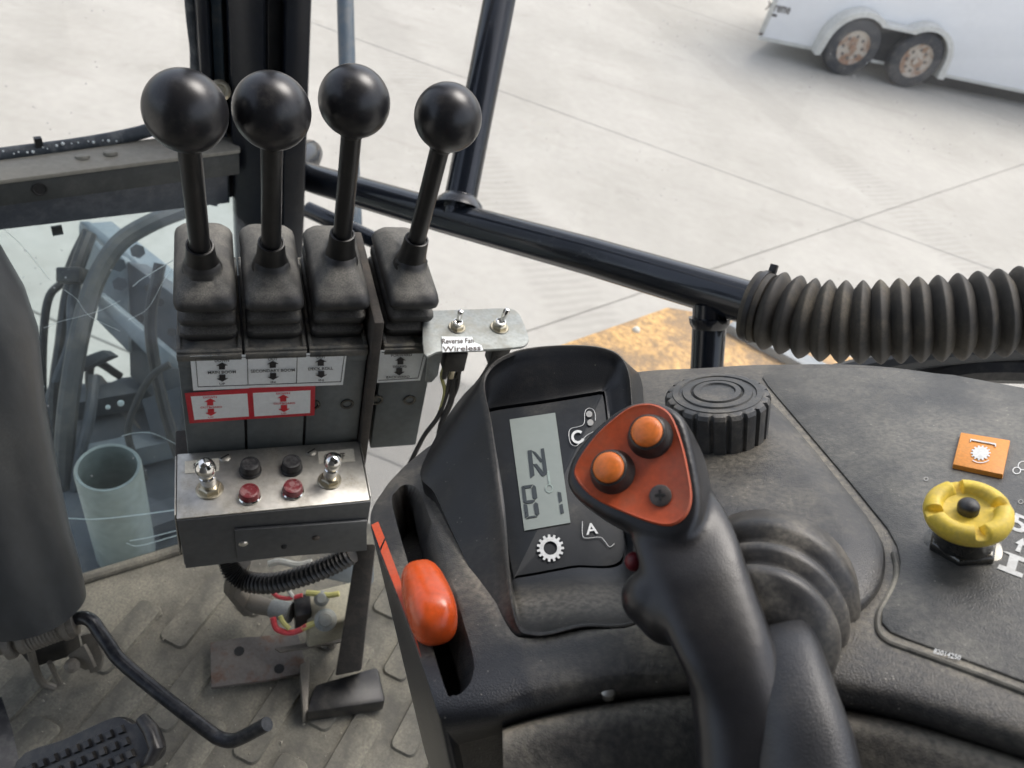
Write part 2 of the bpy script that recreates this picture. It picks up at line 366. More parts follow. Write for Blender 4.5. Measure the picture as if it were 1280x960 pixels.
def glass_mat(name, film, spots, tint=(1, 1, 1)):
    mt = bpy.data.materials.new(name); mt.use_nodes = True; t = mt.node_tree; ns = t.nodes; L = t.links
    ns.remove(ns['Principled BSDF']); out = ns['Material Output']
    tr = ns.new('ShaderNodeBsdfTransparent'); tr.inputs[0].default_value = (*tint, 1)
    gl = ns.new('ShaderNodeBsdfGlossy'); gl.inputs['Roughness'].default_value = .03
    fr = ns.new('ShaderNodeFresnel'); fr.inputs[0].default_value = 1.45
    mh = ns.new('ShaderNodeMath'); mh.operation = 'MULTIPLY'; mh.inputs[1].default_value = .7; L.new(fr.outputs[0], mh.inputs[0])
    m1 = ns.new('ShaderNodeMixShader'); L.new(mh.outputs[0], m1.inputs[0]); L.new(tr.outputs[0], m1.inputs[1]); L.new(gl.outputs[0], m1.inputs[2])
    df = ns.new('ShaderNodeBsdfTranslucent'); df.inputs[0].default_value = (.8, .82, .84, 1)
    df2 = ns.new('ShaderNodeBsdfDiffuse'); df2.inputs[0].default_value = (.75, .78, .8, 1)
    ma = ns.new('ShaderNodeMixShader'); L.new(df.outputs[0], ma.inputs[1]); L.new(df2.outputs[0], ma.inputs[2])
    tc = ns.new('ShaderNodeTexCoord')
    n1 = ns.new('ShaderNodeTexNoise'); n1.inputs['Scale'].default_value = 7; n1.inputs['Detail'].default_value = 8; L.new(tc.outputs['Object'], n1.inputs[0])
    mr = ns.new('ShaderNodeMapRange'); mr.inputs[1].default_value = .4; mr.inputs[2].default_value = .7; mr.inputs[3].default_value = film * .3; mr.inputs[4].default_value = film; L.new(n1.outputs[0], mr.inputs[0])
    vo = ns.new('ShaderNodeTexVoronoi'); vo.inputs['Scale'].default_value = 70; L.new(tc.outputs['Object'], vo.inputs[0])
    ms = ns.new('ShaderNodeMapRange'); ms.inputs[1].default_value = .13; ms.inputs[2].default_value = .06; ms.inputs[3].default_value = 0; ms.inputs[4].default_value = spots; L.new(vo.outputs['Distance'], ms.inputs[0])
    n2 = ns.new('ShaderNodeTexNoise'); n2.inputs['Scale'].default_value = 9; L.new(tc.outputs['Object'], n2.inputs[0])
    gt = ns.new('ShaderNodeMath'); gt.operation = 'GREATER_THAN'; gt.inputs[1].default_value = .58; L.new(n2.outputs[0], gt.inputs[0])
    mm = ns.new('ShaderNodeMath'); mm.operation = 'MULTIPLY'; L.new(ms.outputs[0], mm.inputs[0]); L.new(gt.outputs[0], mm.inputs[1])
    ad = ns.new('ShaderNodeMath'); ad.operation = 'ADD'; ad.use_clamp = True; L.new(mr.outputs[0], ad.inputs[0]); L.new(mm.outputs[0], ad.inputs[1])
    m2 = ns.new('ShaderNodeMixShader'); L.new(ad.outputs[0], m2.inputs[0]); L.new(m1.outputs[0], m2.inputs[1]); L.new(ma.outputs[0], m2.inputs[2])
    L.new(m2.outputs[0], out.inputs[0])
    return mt
m_glass = glass_mat('dusty_side_glass', .03, .25)
m_glass2 = glass_mat('scratched_lower_glass', .045, .35, (.84, .90, .91))
m_scratch_glint = mat('glass_scratch_glint', (.75, .8, .8), .3, scale=50)  # pale marks: scratches, droplets and painted glass edge reflections

# ------------------------------------------------------------------ setting: yard, cab floor, roof
GZ = -1.85
gp = V((0, 0, GZ))
mb = MB(); mb.box(V((-150, -150, GZ - .5)), V((300, 0, 0)), V((0, 300, 0)), V((0, 0, .46)))
ground = struct('ground', mb, m_joint, smooth=0)
a0, a1 = onpl(450, 50, gp, Z), onpl(1250, 340, gp, Z); b0, b1 = onpl(700, 400, gp, Z), onpl(1280, 205, gp, Z)
da = (a1 - a0).normalized(); db = (b1 - b0).normalized()
def isect(p, d, q, e):
    det = d.x * -e.y + e.x * d.y; t = ((q.x - p.x) * -e.y + e.x * (q.y - p.y)) / det; return p + d * t
jx = isect(a0, da, b0, db)
SA, SB, G2 = 7.0, 5.2, .003
ov = [da * G2 + db * G2, da * (SA - G2) + db * G2, da * (SA - G2) + db * (SB - G2), da * G2 + db * (SB - G2)]
slab_me = None
for i in range(-5, 6):
    for j in range(-3, 12):
        if slab_me is None:
            mbs = MB(); mbs.prism([o + Z * -.05 for o in ov], Z * .05)
            so = part(None, 'concrete_slab', mbs, m_ground, bev=.006, seg=1, smooth=0)
            slab_me = so.data
        else:
            so = bpy.data.objects.new('concrete_slab', slab_me); COL.objects.link(so)
        so.parent = ground; so.location = jx + da * (i * SA) + db * (j * SB); so.location.z = GZ

# cab floor
L0, L1 = onpl(90, 730, V((0, 0, 0)), Z), onpl(220, 690, V((0, 0, 0)), Z)
ld = (L1 - L0).normalized()
fl = [L0 - ld * .45, L0 + ld * .28, V((.1, .72, 0)), V((.5, .6, 0)), V((.5, -.6, 0)), V((-.9, -.6, 0))]
mb = MB(); mb.prism([p - Z * .03 for p in fl], Z * .03)
floor = struct('cab_floor', mb, m_mat, smooth=0)
# raised tread pads on the rubber mat
t1 = (onpl(310, 730, V(), Z) - onpl(215, 850, V(), Z)).normalized(); t2 = V((-t1.y, t1.x, 0))
fo = onpl(250, 760, V(), Z)
pad_me = {}
def pad(c, ln, wd, kind):
    key = (round(ln, 3), round(wd, 3))
    if key not in pad_me:
        mb = MB(); r0 = rrect(V(), V((1, 0, 0)), V((0, 1, 0)), ln, wd, .008, 3); r1 = rrect(V((0, 0, .0042)), V((1, 0, 0)), V((0, 1, 0)), ln - .002, wd - .002, .007, 3)
        mb.loft([[p + Z * -.001 for p in r0], r1])
        o = part(None, 'tread_pad', mb, m_mat); pad_me[key] = o.data
    else:
        o = bpy.data.objects.new('tread_pad', pad_me[key]); COL.objects.link(o)
    o.parent = floor; o.location = c; o.rotation_euler = (0, 0, math.atan2(t1.y, t1.x))
def infloor(p):
    for i in range(len(fl)):
        a, b = fl[i], fl[(i + 1) % len(fl)]
        if (b - a).cross(p - a).z > -.02 * (b - a).length: return False
    return True
for i in range(-5, 8):
    for j in range(-12, 12):
        c = fo + t1 * (i * .155 + (j % 2) * .0775) + t2 * (j * .052)
        if infloor(c + t1 * .06) and infloor(c - t1 * .06): pad(c + t1 * random.uniform(-.006, .006), random.choice((.050, .056, .060)), random.choice((.017, .019)), 0)
mb = MB(); rg = random.Random(3)
for k in range(420):
    q = onpl(rg.uniform(-20, 470), rg.uniform(690, 980), V(), Z)
    if not infloor(q): continue
    r = rg.choice((.0008, .001, .0012, .0016, .0026)); h = .0036
    mb.add([q + V((rg.uniform(-r, r), rg.uniform(-r, r), h)) for _ in range(3)] + [q + V((0, 0, h + r))], [(0, 1, 2), (0, 1, 3), (1, 2, 3), (2, 0, 3)])
gr = part(None, 'floor_grit', mb, mat('grit', (.36, .33, .27), .9, scale=300, var=.5), smooth=0); gr['kind'] = 'stuff'
gr['label'] = 'loose pale grit scattered on the rubber floor mat'; gr['category'] = 'grit'
# cab roof (out of frame, shades the cab)
mb = MB(); mb.box(V((-.85, -.95, 1.66)), V((1.5, 0, 0)), V((0, 1.6, 0)), V((0, 0, .08)))
m_lining = mat('roof_lining', (.07, .07, .07), .8)
struct('cab_roof', mb, m_lining, bev=.02)
# unseen dark wall added at the rear to block light from behind
mb = MB(); mb.box(V((-.85, -.62, -.1)), V((1.5, 0, 0)), V((0, .05, 0)), V((0, 0, 1.75))); struct('added_rear_wall', mb, m_lining, bev=.01)

# ------------------------------------------------------------------ trailer in the yard
tp = onpl(1062, 92, gp, Z); td = V((.955, .29, 0)).normalized(); tn = V((td.y, -td.x, 0))   # tn towards the camera
trl = thing('cargo_trailer', 'white enclosed cargo trailer with two rusty rimmed wheels parked in the yard', 'trailer', V((tp.x, tp.y, GZ)))
def T(s, o, h): return V((tp.x, tp.y, GZ)) + td * s + tn * o + Z * h
WR = .33
w1 = (onpl(1059, 58, tp, tn) - tp).dot(td); w2 = (onpl(1136, 76, tp, tn) - tp).dot(td)
hb = .21
sl_ = (onpl(950, 38, tp, tn) - tp).dot(td)
cn_ = T(sl_, 0, hb); vd_ = V((cn_.x, cn_.y, 0)).normalized(); vd_ = (vd_ + td * .03).normalized()
mb = MB(); mb.prism([cn_, cn_ + td * 6.5, cn_ + td * 6.5 - tn * 2.1, cn_ + vd_ * 2.0 + td * .4], Z * 2.1)
bod = part(trl, 'body', mb, m_trail, bev=.015)
mb = MB(); mb.box(T(sl_ + .01, .012, hb - .03), td * 6.5, tn * -.012, Z * .035); part(trl, 'lower_rail', mb, m_fend)
mb = MB(); mb.box(T(sl_ - .004, .014, hb + .04), td * .06, tn * -.012, Z * 2.0); part(trl, 'corner_post', mb, m_fend, bev=.004)
mb = MB(); mb.box(T(sl_ - .005, .016, hb + .02), td * .05, tn * .006, Z * .03); part(trl, 'marker_lamp', mb, m_rust)
# fender: double arch band standing proud of the side
fp_ = []
for k in range(17):
    a = math.pi - k / 16 * math.pi * .72; fp_.append((w1 + math.cos(a) * .43, .02 + WR + math.sin(a) * .40))
for k in range(17):
    a = math.pi * .72 - k / 16 * math.pi * .72; fp_.append((w2 + math.cos(a) * .43, .02 + WR + math.sin(a) * .40))
inner = []
for k in range(17):
    a = math.pi - k / 16 * math.pi * .70; inner.append((w1 + math.cos(a) * .36, .0 + WR + math.sin(a) * .355))
for k in range(17):
    a = math.pi * .70 - k / 16 * math.pi * .70; inner.append((w2 + math.cos(a) * .36, .0 + WR + math.sin(a) * .355))
fp_[-1] = (w2 + .47, hb - .01); inner[-1] = (w2 + .38, hb - .02); fp_[0] = (w1 - .44, hb - .02); inner[0] = (w1 - .38, hb - .02)
rings = []
for (a, b), (c, d) in zip(fp_, inner):
    rings.append([T(a, .004, b), T(a, .16, b - .01), T(c, .165, d), T(c, .004, d)])
mb = MB(); mb.loft(rings); part(trl, 'fender', mb, m_fend)
mb = MB()
dk = [(a, b) for a, b in inner]
mb.prism([T(a, .006, b) for a, b in dk], tn * .004); part(trl, 'wheel_well', mb, m_dark, smooth=0)
for s in (w1, w2):
    c = T(s, -.04, WR + .0)
    mb = MB(); mb.lathe(c, tn, [(.17, 0), (.25, 0), (WR - .01, .03), (WR, .05), (WR, .15), (WR - .01, .17), (WR - .04, .185), (.205, .18), (.195, .165), (.17, .14)], 40)
    wh = part(trl, 'tyre', mb, m_tyre)
    mb = MB(); mb.lathe(c, tn, [(.195, .10), (.197, .178), (.187, .178), (.178, .160), (.13, .156), (.07, .162), (.050, .162), (.045, .185), (.02, .19)], 40)
    rm = part(wh, 'rim', mb, m_rim)
    for k in range(8):
        a = k * math.pi / 4
        q = c + tn * .156 + (td * math.cos(a) + Z * math.sin(a)) * .125
        mb = MB(); mb.lathe(q, tn, [(.021, -.02), (.021, .004), (.001, .004)], 12); part(rm, 'rim_hole', mb, m_rust)
# name lettering on the flank
def TT(px, py): return onpl(px, py, tp + tn * .003, tn)
text(bod, 'lettering', 'Xtreme', TT(956, 12), TT(986, 18), TT(960, 0), m_scr, lift=.004)
flat(bod, 'lettering_mark', [TT(964, 17), TT(971, 18), TT(971, 21), TT(964, 20)], m_scr, lift=.004)
mb = MB(); mb.box(V((tp.x, tp.y, GZ + .001)) + td * (w2 + .42) - tn * .2, td * 4.5, tn * -.5, Z * .12)
part(trl, 'axle_frame', mb, m_dark)

# far bank seen above the yard behind the trailer
mb = MB(); mb.box(V((-30, 13.8, GZ - .2)), V((80, 9, 0)), V((-2, 18, 0)), V((0, 0, .22)))
struct('dirt_strip', mb, mat('dirt', (.28, .21, .14), .9, dust=.5, scale=2), smooth=0)

# ------------------------------------------------------------------ cab: pillar, rails, windows
pil = thing('cab_pillar', 'dark navy steel cab pillar rising behind the ball levers', 'pillar', P(310, 300, 1.0))
def vpri(pts, z0, z1, y=100):
    f = [P(px, y, d) for px, d in pts]; mb = MB()
    mb.prism([V((p.x, p.y, z0)) for p in f], Z * (z1 - z0)); return mb
part(pil, 'post', vpri([(285, 1.0), (288, .965), (330, .955), (334, .985), (352, .985), (356, .955), (386, .965), (386, 1.05), (285, 1.05)], -.1, 1.5), m_pillar, bev=.004)
part(pil, 'door_flange', vpri([(247, .99), (252, .97), (264, .97), (268, .995), (285.5, 1.0), (285.5, 1.03), (247, 1.03)], .3, 1.5), m_pillar, bev=.003)
part(pil, 'edge_strip', vpri([(268, .985), (281, .985), (281, .994), (268, .992)], .3, 1.5), m_blue, bev=.002)
for (px, py) in ((262, 2), (275, 113)):
    mb = MB(); mb.lathe(P(px, py, .972), (CAM - P(px, py, .97)).normalized(), [(.013, 0), (.013, .006), (.010, .009), (.007, .009), (.006, .006), (.001, .006)], 20)
    part(pil, 'bolt', mb, m_brass)

rail = thing('guard_rail', 'glossy black welded tube rail with posts across the side window', 'rail', P(640, 300, .92))
def rl(x, y): return P(x, y, 1 / (.86 + .00083 * (x - 365)))
path = [P(352, 214, 1.19), rl(365, 214), rl(400, 226), rl(560, 272), rl(740, 321), rl(930, 377), rl(1010, 401)]
mb = MB(); mb.tube(path, .0212, 24); part(rail, 'rail_tube', mb, m_rail)
d_ = 1 / (.86 + .00083 * (572 - 365))
top = P(628, -20, .985); bot = P(571, 272, d_)
mb = MB(); mb.tube([bot, bot + (top - bot) * .5, top + (top - bot) * .6], .0208, 24); part(rail, 'upright_post', mb, m_rail)
mb = MB(); ax = (top - bot).normalized(); mb.lathe(bot + ax * .012, ax, [(.033, 0), (.029, .008), (.024, .013), (.021, .016)], 24); part(rail, 'weld_bead', mb, m_rail)
q0 = rl(888, 380); q1 = P(880, 520, .80)
mb = MB(); mb.tube([q0, q0 * .5 + q1 * .5, q1], [.0175, .0165, .0165], 20); part(rail, 'lower_post', mb, m_rail)
mb = MB(); mb.lathe(q0 + (q1 - q0).normalized() * .014, q1 - q0, [(.021, 0), (.020, .006), (.017, .011)], 20); part(rail, 'weld_bead', mb, m_rail)
for (px, py, r) in ((735, 317, .0035), (773, 330, .002)):
    q = rl(px, py); mb = MB(); mb.sphere(q + (CAM - q).normalized() * .0205, r, 10, 6); part(rail, 'paint_chip', mb, m_zinc)
mb = MB(); mb.tube([P(352, 212, 1.19), P(362, 206, 1.17), P(380, 200, 1.20), P(388, 190, 1.24)], [.026, .028, .025, .02], 16); part(rail, 'end_elbow', mb, m_rail)
mb = MB(); mb.tube([P(385, 262, 1.3), P(500, 315, 1.25)], .014, 12); part(rail, 'lower_bar', mb, m_rail)

# thin blue-grey rod outside
mb = MB(); mb.tube([P(430, -60, 1.5), P(434, 90, 1.5), P(443, 300, 1.5)], .0165, 16)
tag(part(None, 'steel_rod', mb, m_blue, loc=P(443, 300, 1.5)), 'thin blue grey steel rod outside, behind the third ball lever', 'rod')

# side glass
gy = [P(360, 300, 1.45), P(1300, 300, 1.15)]
gd = V((gy[1].x - gy[0].x, gy[1].y - gy[0].y, 0)).normalized()
g0 = V((gy[0].x, gy[0].y, .0)) - gd * .03
mb = MB(); mb.box(g0 - Z * .9, gd * 2.2, Z * 2.5, V((-gd.y, gd.x, 0)) * .004)
tag(part(None, 'side_window', mb, m_glass, smooth=0, loc=g0), 'dusty clear side window pane behind the black guard rail', 'window')

# front-left window: frame, seal, upper pane, lower pane
wd_ = V((.646, .763, 0)).normalized(); wn = V((wd_.y, -wd_.x, 0))   # wn: towards the cab
w0 = P(150, 205, .95)
def WP(px, py, off=0.0): return onpl(px, py, w0 + wn * off, wn)
wf = thing('window_frame', 'dusty tan and black window sill rail with dotted seal at left pillar', 'window frame', WP(100, 230))
def strip(pts_top, pts_bot, off0, off1, th): pass
a, b = WP(-500, 289, .02), WP(300, 187, .02)
a2, b2 = WP(-500, 264, -.05), WP(300, 158, -.05)
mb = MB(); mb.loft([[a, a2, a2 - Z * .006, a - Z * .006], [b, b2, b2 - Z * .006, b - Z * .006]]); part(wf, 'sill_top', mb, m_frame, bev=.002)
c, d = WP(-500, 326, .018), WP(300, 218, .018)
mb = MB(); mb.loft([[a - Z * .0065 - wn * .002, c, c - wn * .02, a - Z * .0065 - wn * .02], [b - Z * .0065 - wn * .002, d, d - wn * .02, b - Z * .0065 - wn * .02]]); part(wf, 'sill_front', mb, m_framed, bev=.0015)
mb = MB(); q = WP(50, 237, .0195); mb.lathe(q, wn, [(.008, -.001), (.008, .0006), (.0065, .0006), (.006, -.0005)], 20); part(wf, 'slot_hole', mb, m_dark)
for px, py in ((103, 196), (138, 191)):
    q = WP(px, py, -.012); mb = MB(); mb.lathe(q, (b - a).cross(a2 - a).normalized() * (1 if (b - a).cross(a2 - a).z > 0 else -1), [(.008, -.002), (.008, .0015), (.006, .0025), (.001, .0025)], 16); part(wf, 'rivet', mb, m_frame)
sp = crom([WP(-500, 266, -.05), WP(-250, 229, -.05), WP(-60, 204, -.05), WP(0, 194, -.05), WP(110, 179, -.05), WP(185, 163, -.05), WP(226, 143, -.05), WP(243, 112, -.05), WP(246, 70, -.05), WP(241, 20, -.05), WP(236, -50, -.05)], 6)
mb = MB(); mb.tube(sp, .0085, 12); seal = part(wf, 'seal', mb, m_seal)
for k in range(24):
    px = 4 + k * 6.2 + random.uniform(-1.5, 1.5); py = 192 - px * .125 + random.uniform(-3, 3)
    q = WP(px, py, -.05) + (CAM - WP(px, py, -.05)).normalized() * .0088
    if k % 3 == 1: continue
    mb = MB(); mb.sphere(q, random.uniform(.0009, .0022), 8, 6); part(seal, 'droplet', mb, m_scratch_glint)
mb = MB(); mb.box(WP(41, 171, -.05), wd_ * .008, Z * -.012, wn * .006); part(wf, 'clip', mb, m_blk)
# dotted band under the sill
c1, d1 = WP(-500, 327, .0), WP(285, 216, .0); c2, d2 = WP(-500, 346, -.01), WP(285, 254, -.01)
mb = MB(); mb.loft([[c1, c2, c2 - wn * .004, c1 - wn * .004], [d1, d2, d2 - wn * .004, d1 - wn * .004]]); part(wf, 'lower_band', mb, m_band, bev=.001)
mb = MB(); mb.box(WP(63, 283, -.012), wd_ * .012, Z * -.012, wn * .004); part(wf, 'clip', mb, m_blk)
u0, u1 = WP(-60, 200, -.06), WP(246, 170, -.06)
mb = MB(); mb.box(u0 - wd_ * .5, wd_ * ((u1 - u0).dot(wd_) + .53), Z * .6, wn * .004)
tag(part(None, 'front_window', mb, m_glass, smooth=0, loc=u0), 'clear upper front window pane left of the dark pillar', 'window')
# lower pane leans in towards the floor
e0, e1 = WP(-400, 322, -.016), WP(330, 240, -.016)
f0, f1 = L0 - ld * .36 + Z * .002, L0 + ld * .19 + Z * .002
nn = (e1 - e0).cross(f0 - e0).normalized()
if nn.dot(CAM - e0) > 0: nn = -nn
mb = MB(); mb.loft([[e0, f0, f0 + nn * .005, e0 + nn * .005], [e1, f1, f1 + nn * .005, e1 + nn * .005]])
lw = tag(part(None, 'lower_window', mb, m_glass2, smooth=0, loc=f0), 'scratched hazy lower window pane meeting the cab floor', 'window')
def LW(px, py, h=.0015): return onpl(px, py, e0 - nn * h, nn)
def scratch_glint(pts, r=.0008):
    r *= .6; mb = MB(); pp = crom([LW(x, y) for x, y in pts], 5); mb.tube(pp, r, 6); part(lw, 'scratch_glint', mb, m_scratch_glint)
scratch_glint([(84, 648), (120, 649), (170, 644), (222, 637)], .0012)  # pale line painting the reflection along the glass edge
scratch_glint([(162, 676), (185, 672), (222, 663)], .001); scratch_glint([(158, 679), (175, 682), (222, 669)], .001)  # two more painted edge reflection lines, lower on the pane
scratch_glint([(166, 358), (180, 347), (222, 322)], .001); scratch_glint([(55, 410), (75, 402), (120, 390), (150, 376)], .0005)
scratch_glint([(80, 362), (96, 374), (112, 395), (150, 414)], .0005); scratch_glint([(152, 545), (170, 541), (192, 542), (222, 556)], .0007)
scratch_glint([(0, 282), (30, 310), (62, 350)], .0004); scratch_glint([(160, 400), (185, 385), (205, 350), (218, 335)], .0004)
for px, py, r in ((135, 509, .004), (151, 504, .0055), (53, 483, .003), (58, 532, .003)):
    mb = MB(); mb.sphere(LW(px, py), r * .8, 10, 6); part(lw, 'droplet', mb, m_scratch_glint)
mb = MB(); mb.tube([L0 - ld * .44 + Z * .004, L0 + ld * .21 + Z * .004], .007, 10)
tag(part(None, 'window_bead', mb, m_mat, loc=L0), 'dirty rubber bead between lower window pane and cab floor', 'seal')

# ------------------------------------------------------------------ machinery outside the lower window
bm_ = thing('boom_arm', 'grey steel boom arm with bolted plates seen through lower window', 'boom', P(180, 450, 1.6))
def slab(root, name, pts, d, mt, th=.03, bev=.003):
    pp = [P(*(q if len(q) == 3 else (*q, d))) for q in pts]; n = (pp[1] - pp[0]).cross(pp[-1] - pp[0]).normalized()
    if n.dot(CAM - pp[0]) > 0: n = -n
    mb = MB(); mb.prism(pp, n * th); return part(root, name, mb, mt, bev=bev)
slab(bm_, 'beam', [(98, 279, 1.75), (140, 276, 1.8), (262, 372, 1.6), (262, 445, 1.5), (222, 440, 1.5)], 1.6, m_gpaint, .12)
slab(bm_, 'beam_flange', [(98, 276, 1.70), (112, 276, 1.70), (262, 402, 1.46), (262, 425, 1.46)], 1.6, m_gpaint, .02)
slab(bm_, 'side_plate', [(158, 326, 1.5), (262, 400, 1.42), (262, 560, 1.42), (162, 470, 1.5)], 1.5, m_gpaintd, .05)
slab(bm_, 'mount_plate', [(128, 335, 1.52), (150, 318, 1.52), (160, 330, 1.5), (160, 440, 1.48), (140, 420, 1.5), (120, 400, 1.52)], 1.5, m_gpaint, .03)
slab(bm_, 'edge_bar', [(113, 363, 1.40), (121, 364, 1.40), (226, 452, 1.34), (226, 462, 1.34), (196, 456, 1.35), (112, 372, 1.40)], 1.4, m_gpaint, .03)
for px, py in ((148, 331), (150, 355), (150, 305), (172, 314)):
    q = P(px, py, 1.48); mb = MB(); mb.lathe(q, CAM - q, [(.014, -.01), (.014, .012), (.001, .012)], 6); part(bm_, 'bolt', mb, m_gpaintd)
slab(bm_, 'lower_frame', [(95, 480, 1.7), (262, 470, 1.7), (262, 610, 1.7), (95, 620, 1.7)], 1.7, m_gpaintd, .05)
slab(bm_, 'cross_link', [(92, 450, 1.46), (128, 437, 1.46), (140, 445, 1.46), (95, 465, 1.46)], 1.5, m_gpaintd, .03)
slab(bm_, 'rusty_bar', [(150, 485, 1.6), (158, 485, 1.6), (192, 528, 1.6), (184, 534, 1.6)], 1.6, m_rust, .02)
slab(bm_, 'white_bracket', [(92, 556, 1.5), (130, 540, 1.5), (215, 546, 1.5), (214, 562, 1.5), (180, 575, 1.5), (92, 572, 1.5)], 1.5, m_gpaint, .02)
def hosep(name, pts, r, mt, label, n=10):
    mb = MB(); mb.tube(crom([P(*p) for p in pts], 5), r, n)
    tag(part(None, name, mb, mt, loc=P(*pts[-1])), label, 'hose')
hosep('hydraulic_hose', [(230, 262, 1.45), (190, 278, 1.42), (150, 303, 1.40), (122, 345, 1.38), (104, 400, 1.36), (92, 460, 1.35), (82, 540, 1.35), (78, 640, 1.4)], .017, mat('grey_hose', (.05, .054, .058), .5, dust=.3, scale=20), 'thick grey hydraulic hose curving down outside the lower window')
hosep('hydraulic_hose', [(108, 288, 1.5), (92, 320, 1.48), (80, 350, 1.47), (62, 370, 1.46), (55, 410, 1.46), (53, 480, 1.46), (56, 600, 1.5)], .0075, m_blk, 'thin black hose looping at left of the hose bundle outside')
hosep('hydraulic_hose', [(112, 292, 1.46), (98, 330, 1.44), (86, 372, 1.43), (78, 430, 1.42), (70, 500, 1.42), (72, 620, 1.45)], .013, m_blk, 'black hydraulic hose in the zip-tied bundle outside')
hosep('hydraulic_hose', [(98, 345, 1.42), (90, 380, 1.41), (88, 430, 1.40), (62, 500, 1.42), (56, 560, 1.42), (60, 640, 1.45)], .009, m_gpaintd, 'dark grey hose crossing the zip-tied bundle outside')
hosep('hydraulic_hose', [(150, 470, 1.55), (118, 452, 1.5), (112, 480, 1.5), (125, 520, 1.52), (150, 560, 1.55)], .008, m_blk, 'short black looped hose below the boom link outside')
hosep('hydraulic_hose', [(200, 330, 1.3), (188, 400, 1.3), (196, 470, 1.32), (214, 540, 1.34), (235, 600, 1.36)], .010, m_blk, 'black hose running behind the valve block edge outside')
hosep('hydraulic_hose', [(118, 470, 1.38), (112, 520, 1.36), (100, 570, 1.36), (92, 640, 1.4)], .010, m_gpaintd, 'dark hose falling beside the open grey pipe')
hosep('hydraulic_hose', [(212, 455, 1.28), (190, 470, 1.28), (172, 500, 1.29), (160, 545, 1.3), (182, 600, 1.32)], .006, m_blk, 'thin dark cable looped over the open grey pipe')
slab(bm_, 'hinge_plate', [(176, 500, 1.42), (226, 482, 1.42), (226, 540, 1.42), (190, 548, 1.42)], 1.4, m_gpaintd, .03)
slab(bm_, 'stay_bar', [(112, 470, 1.55), (120, 466, 1.55), (180, 540, 1.5), (172, 546, 1.5)], 1.5, m_rust, .02)
slab(bm_, 'channel', [(64, 505, 1.6), (100, 498, 1.6), (104, 512, 1.6), (66, 520, 1.6)], 1.6, m_gpaint, .04)
for px, py in ((186, 360), (200, 378), (186, 430), (204, 440), (176, 398), (214, 415)):
    q = P(px, py, 1.44); mb = MB(); mb.lathe(q, CAM - q, [(.008, -.01), (.008, .008), (.001, .008)], 6); part(bm_, 'bolt', mb, m_dark)
mb = MB(); mb.cbox(P(92, 345, 1.40), RT * .022, UPV * .014, FW * .02); q = P(80, 345, 1.4)
zt = part(None, 'hose_clamp', mb, m_blk, bev=.004, loc=q); tag(zt, 'black clamp tying the hose bundle together outside', 'clamp')
# open grey pipe
pa, pb = P(135, 584, 1.15), P(158, 690, 1.32)
mb = MB(); ax = pb - pa; ln = ax.length
mb.lathe(pa, ax, [(.040, .0), (.044, -.001), (.046, .003), (.046, ln), (.040, ln)], 36, cap0=False, cap1=False)
mb.lathe(pa, ax, [(.040, 0), (.040, ln * .6), (.001, ln * .6)], 36, cap0=False)
tag(part(None, 'open_pipe', mb, m_pvc, loc=pb), 'short open grey pipe standing behind the lower window glass', 'pipe')

# lower floor outside: dark under-deck behind glass bottom
def ID(px, py): return onpl(px, py, V((0, 0, -.28)), Z)
idk = thing('implement_deck', 'dark steel deck of the implement below the boom arm', 'deck', ID(150, 620))
mb = MB(); mb.prism([ID(70, 505), ID(150, 470), ID(270, 455), ID(330, 640), ID(330, 800), ID(20, 830)], Z * -.06); part(idk, 'deck_plate', mb, m_gpaintd, bev=.01)
for px, py, px2, py2 in ((95, 520, 215, 498), (110, 590, 240, 560), (120, 690, 260, 640)):
    mb = MB(); mb.tube([ID(px, py) + Z * .03, ID(px2, py2) + Z * .03], .03, 4); part(idk, 'deck_rib', mb, m_gpaint if py == 590 else m_gpaintd)

# yellow rusty deck to the right
yd = thing('mower_deck', 'weathered yellow and rust coloured steel deck outside, below the rail', 'deck', P(800, 430, 1.7))
yz = P(690, 432, 1.75)
def Y(px, py): return onpl(px, py, yz, Z)
ypts = [Y(672, 440), Y(835, 383), Y(905, 395), Y(1010, 425), Y(1075, 450), Y(1075, 520), Y(672, 560)]
mb = MB(); mb.prism(ypts, Z * -.05); part(yd, 'deck_plate', mb, m_yrust, bev=.006)
mb = MB(); mb.prism([Y(905, 415) + Z * .001, Y(915, 408) + Z * .001, Y(1040, 470) + Z * .001, Y(1025, 480) + Z * .001], Z * .025); part(yd, 'deck_rib', mb, m_gpaint, bev=.004)
mb = MB(); mb.sphere(Y(795, 413), .010, 12, 8); part(yd, 'deck_bolt', mb, m_wwh)

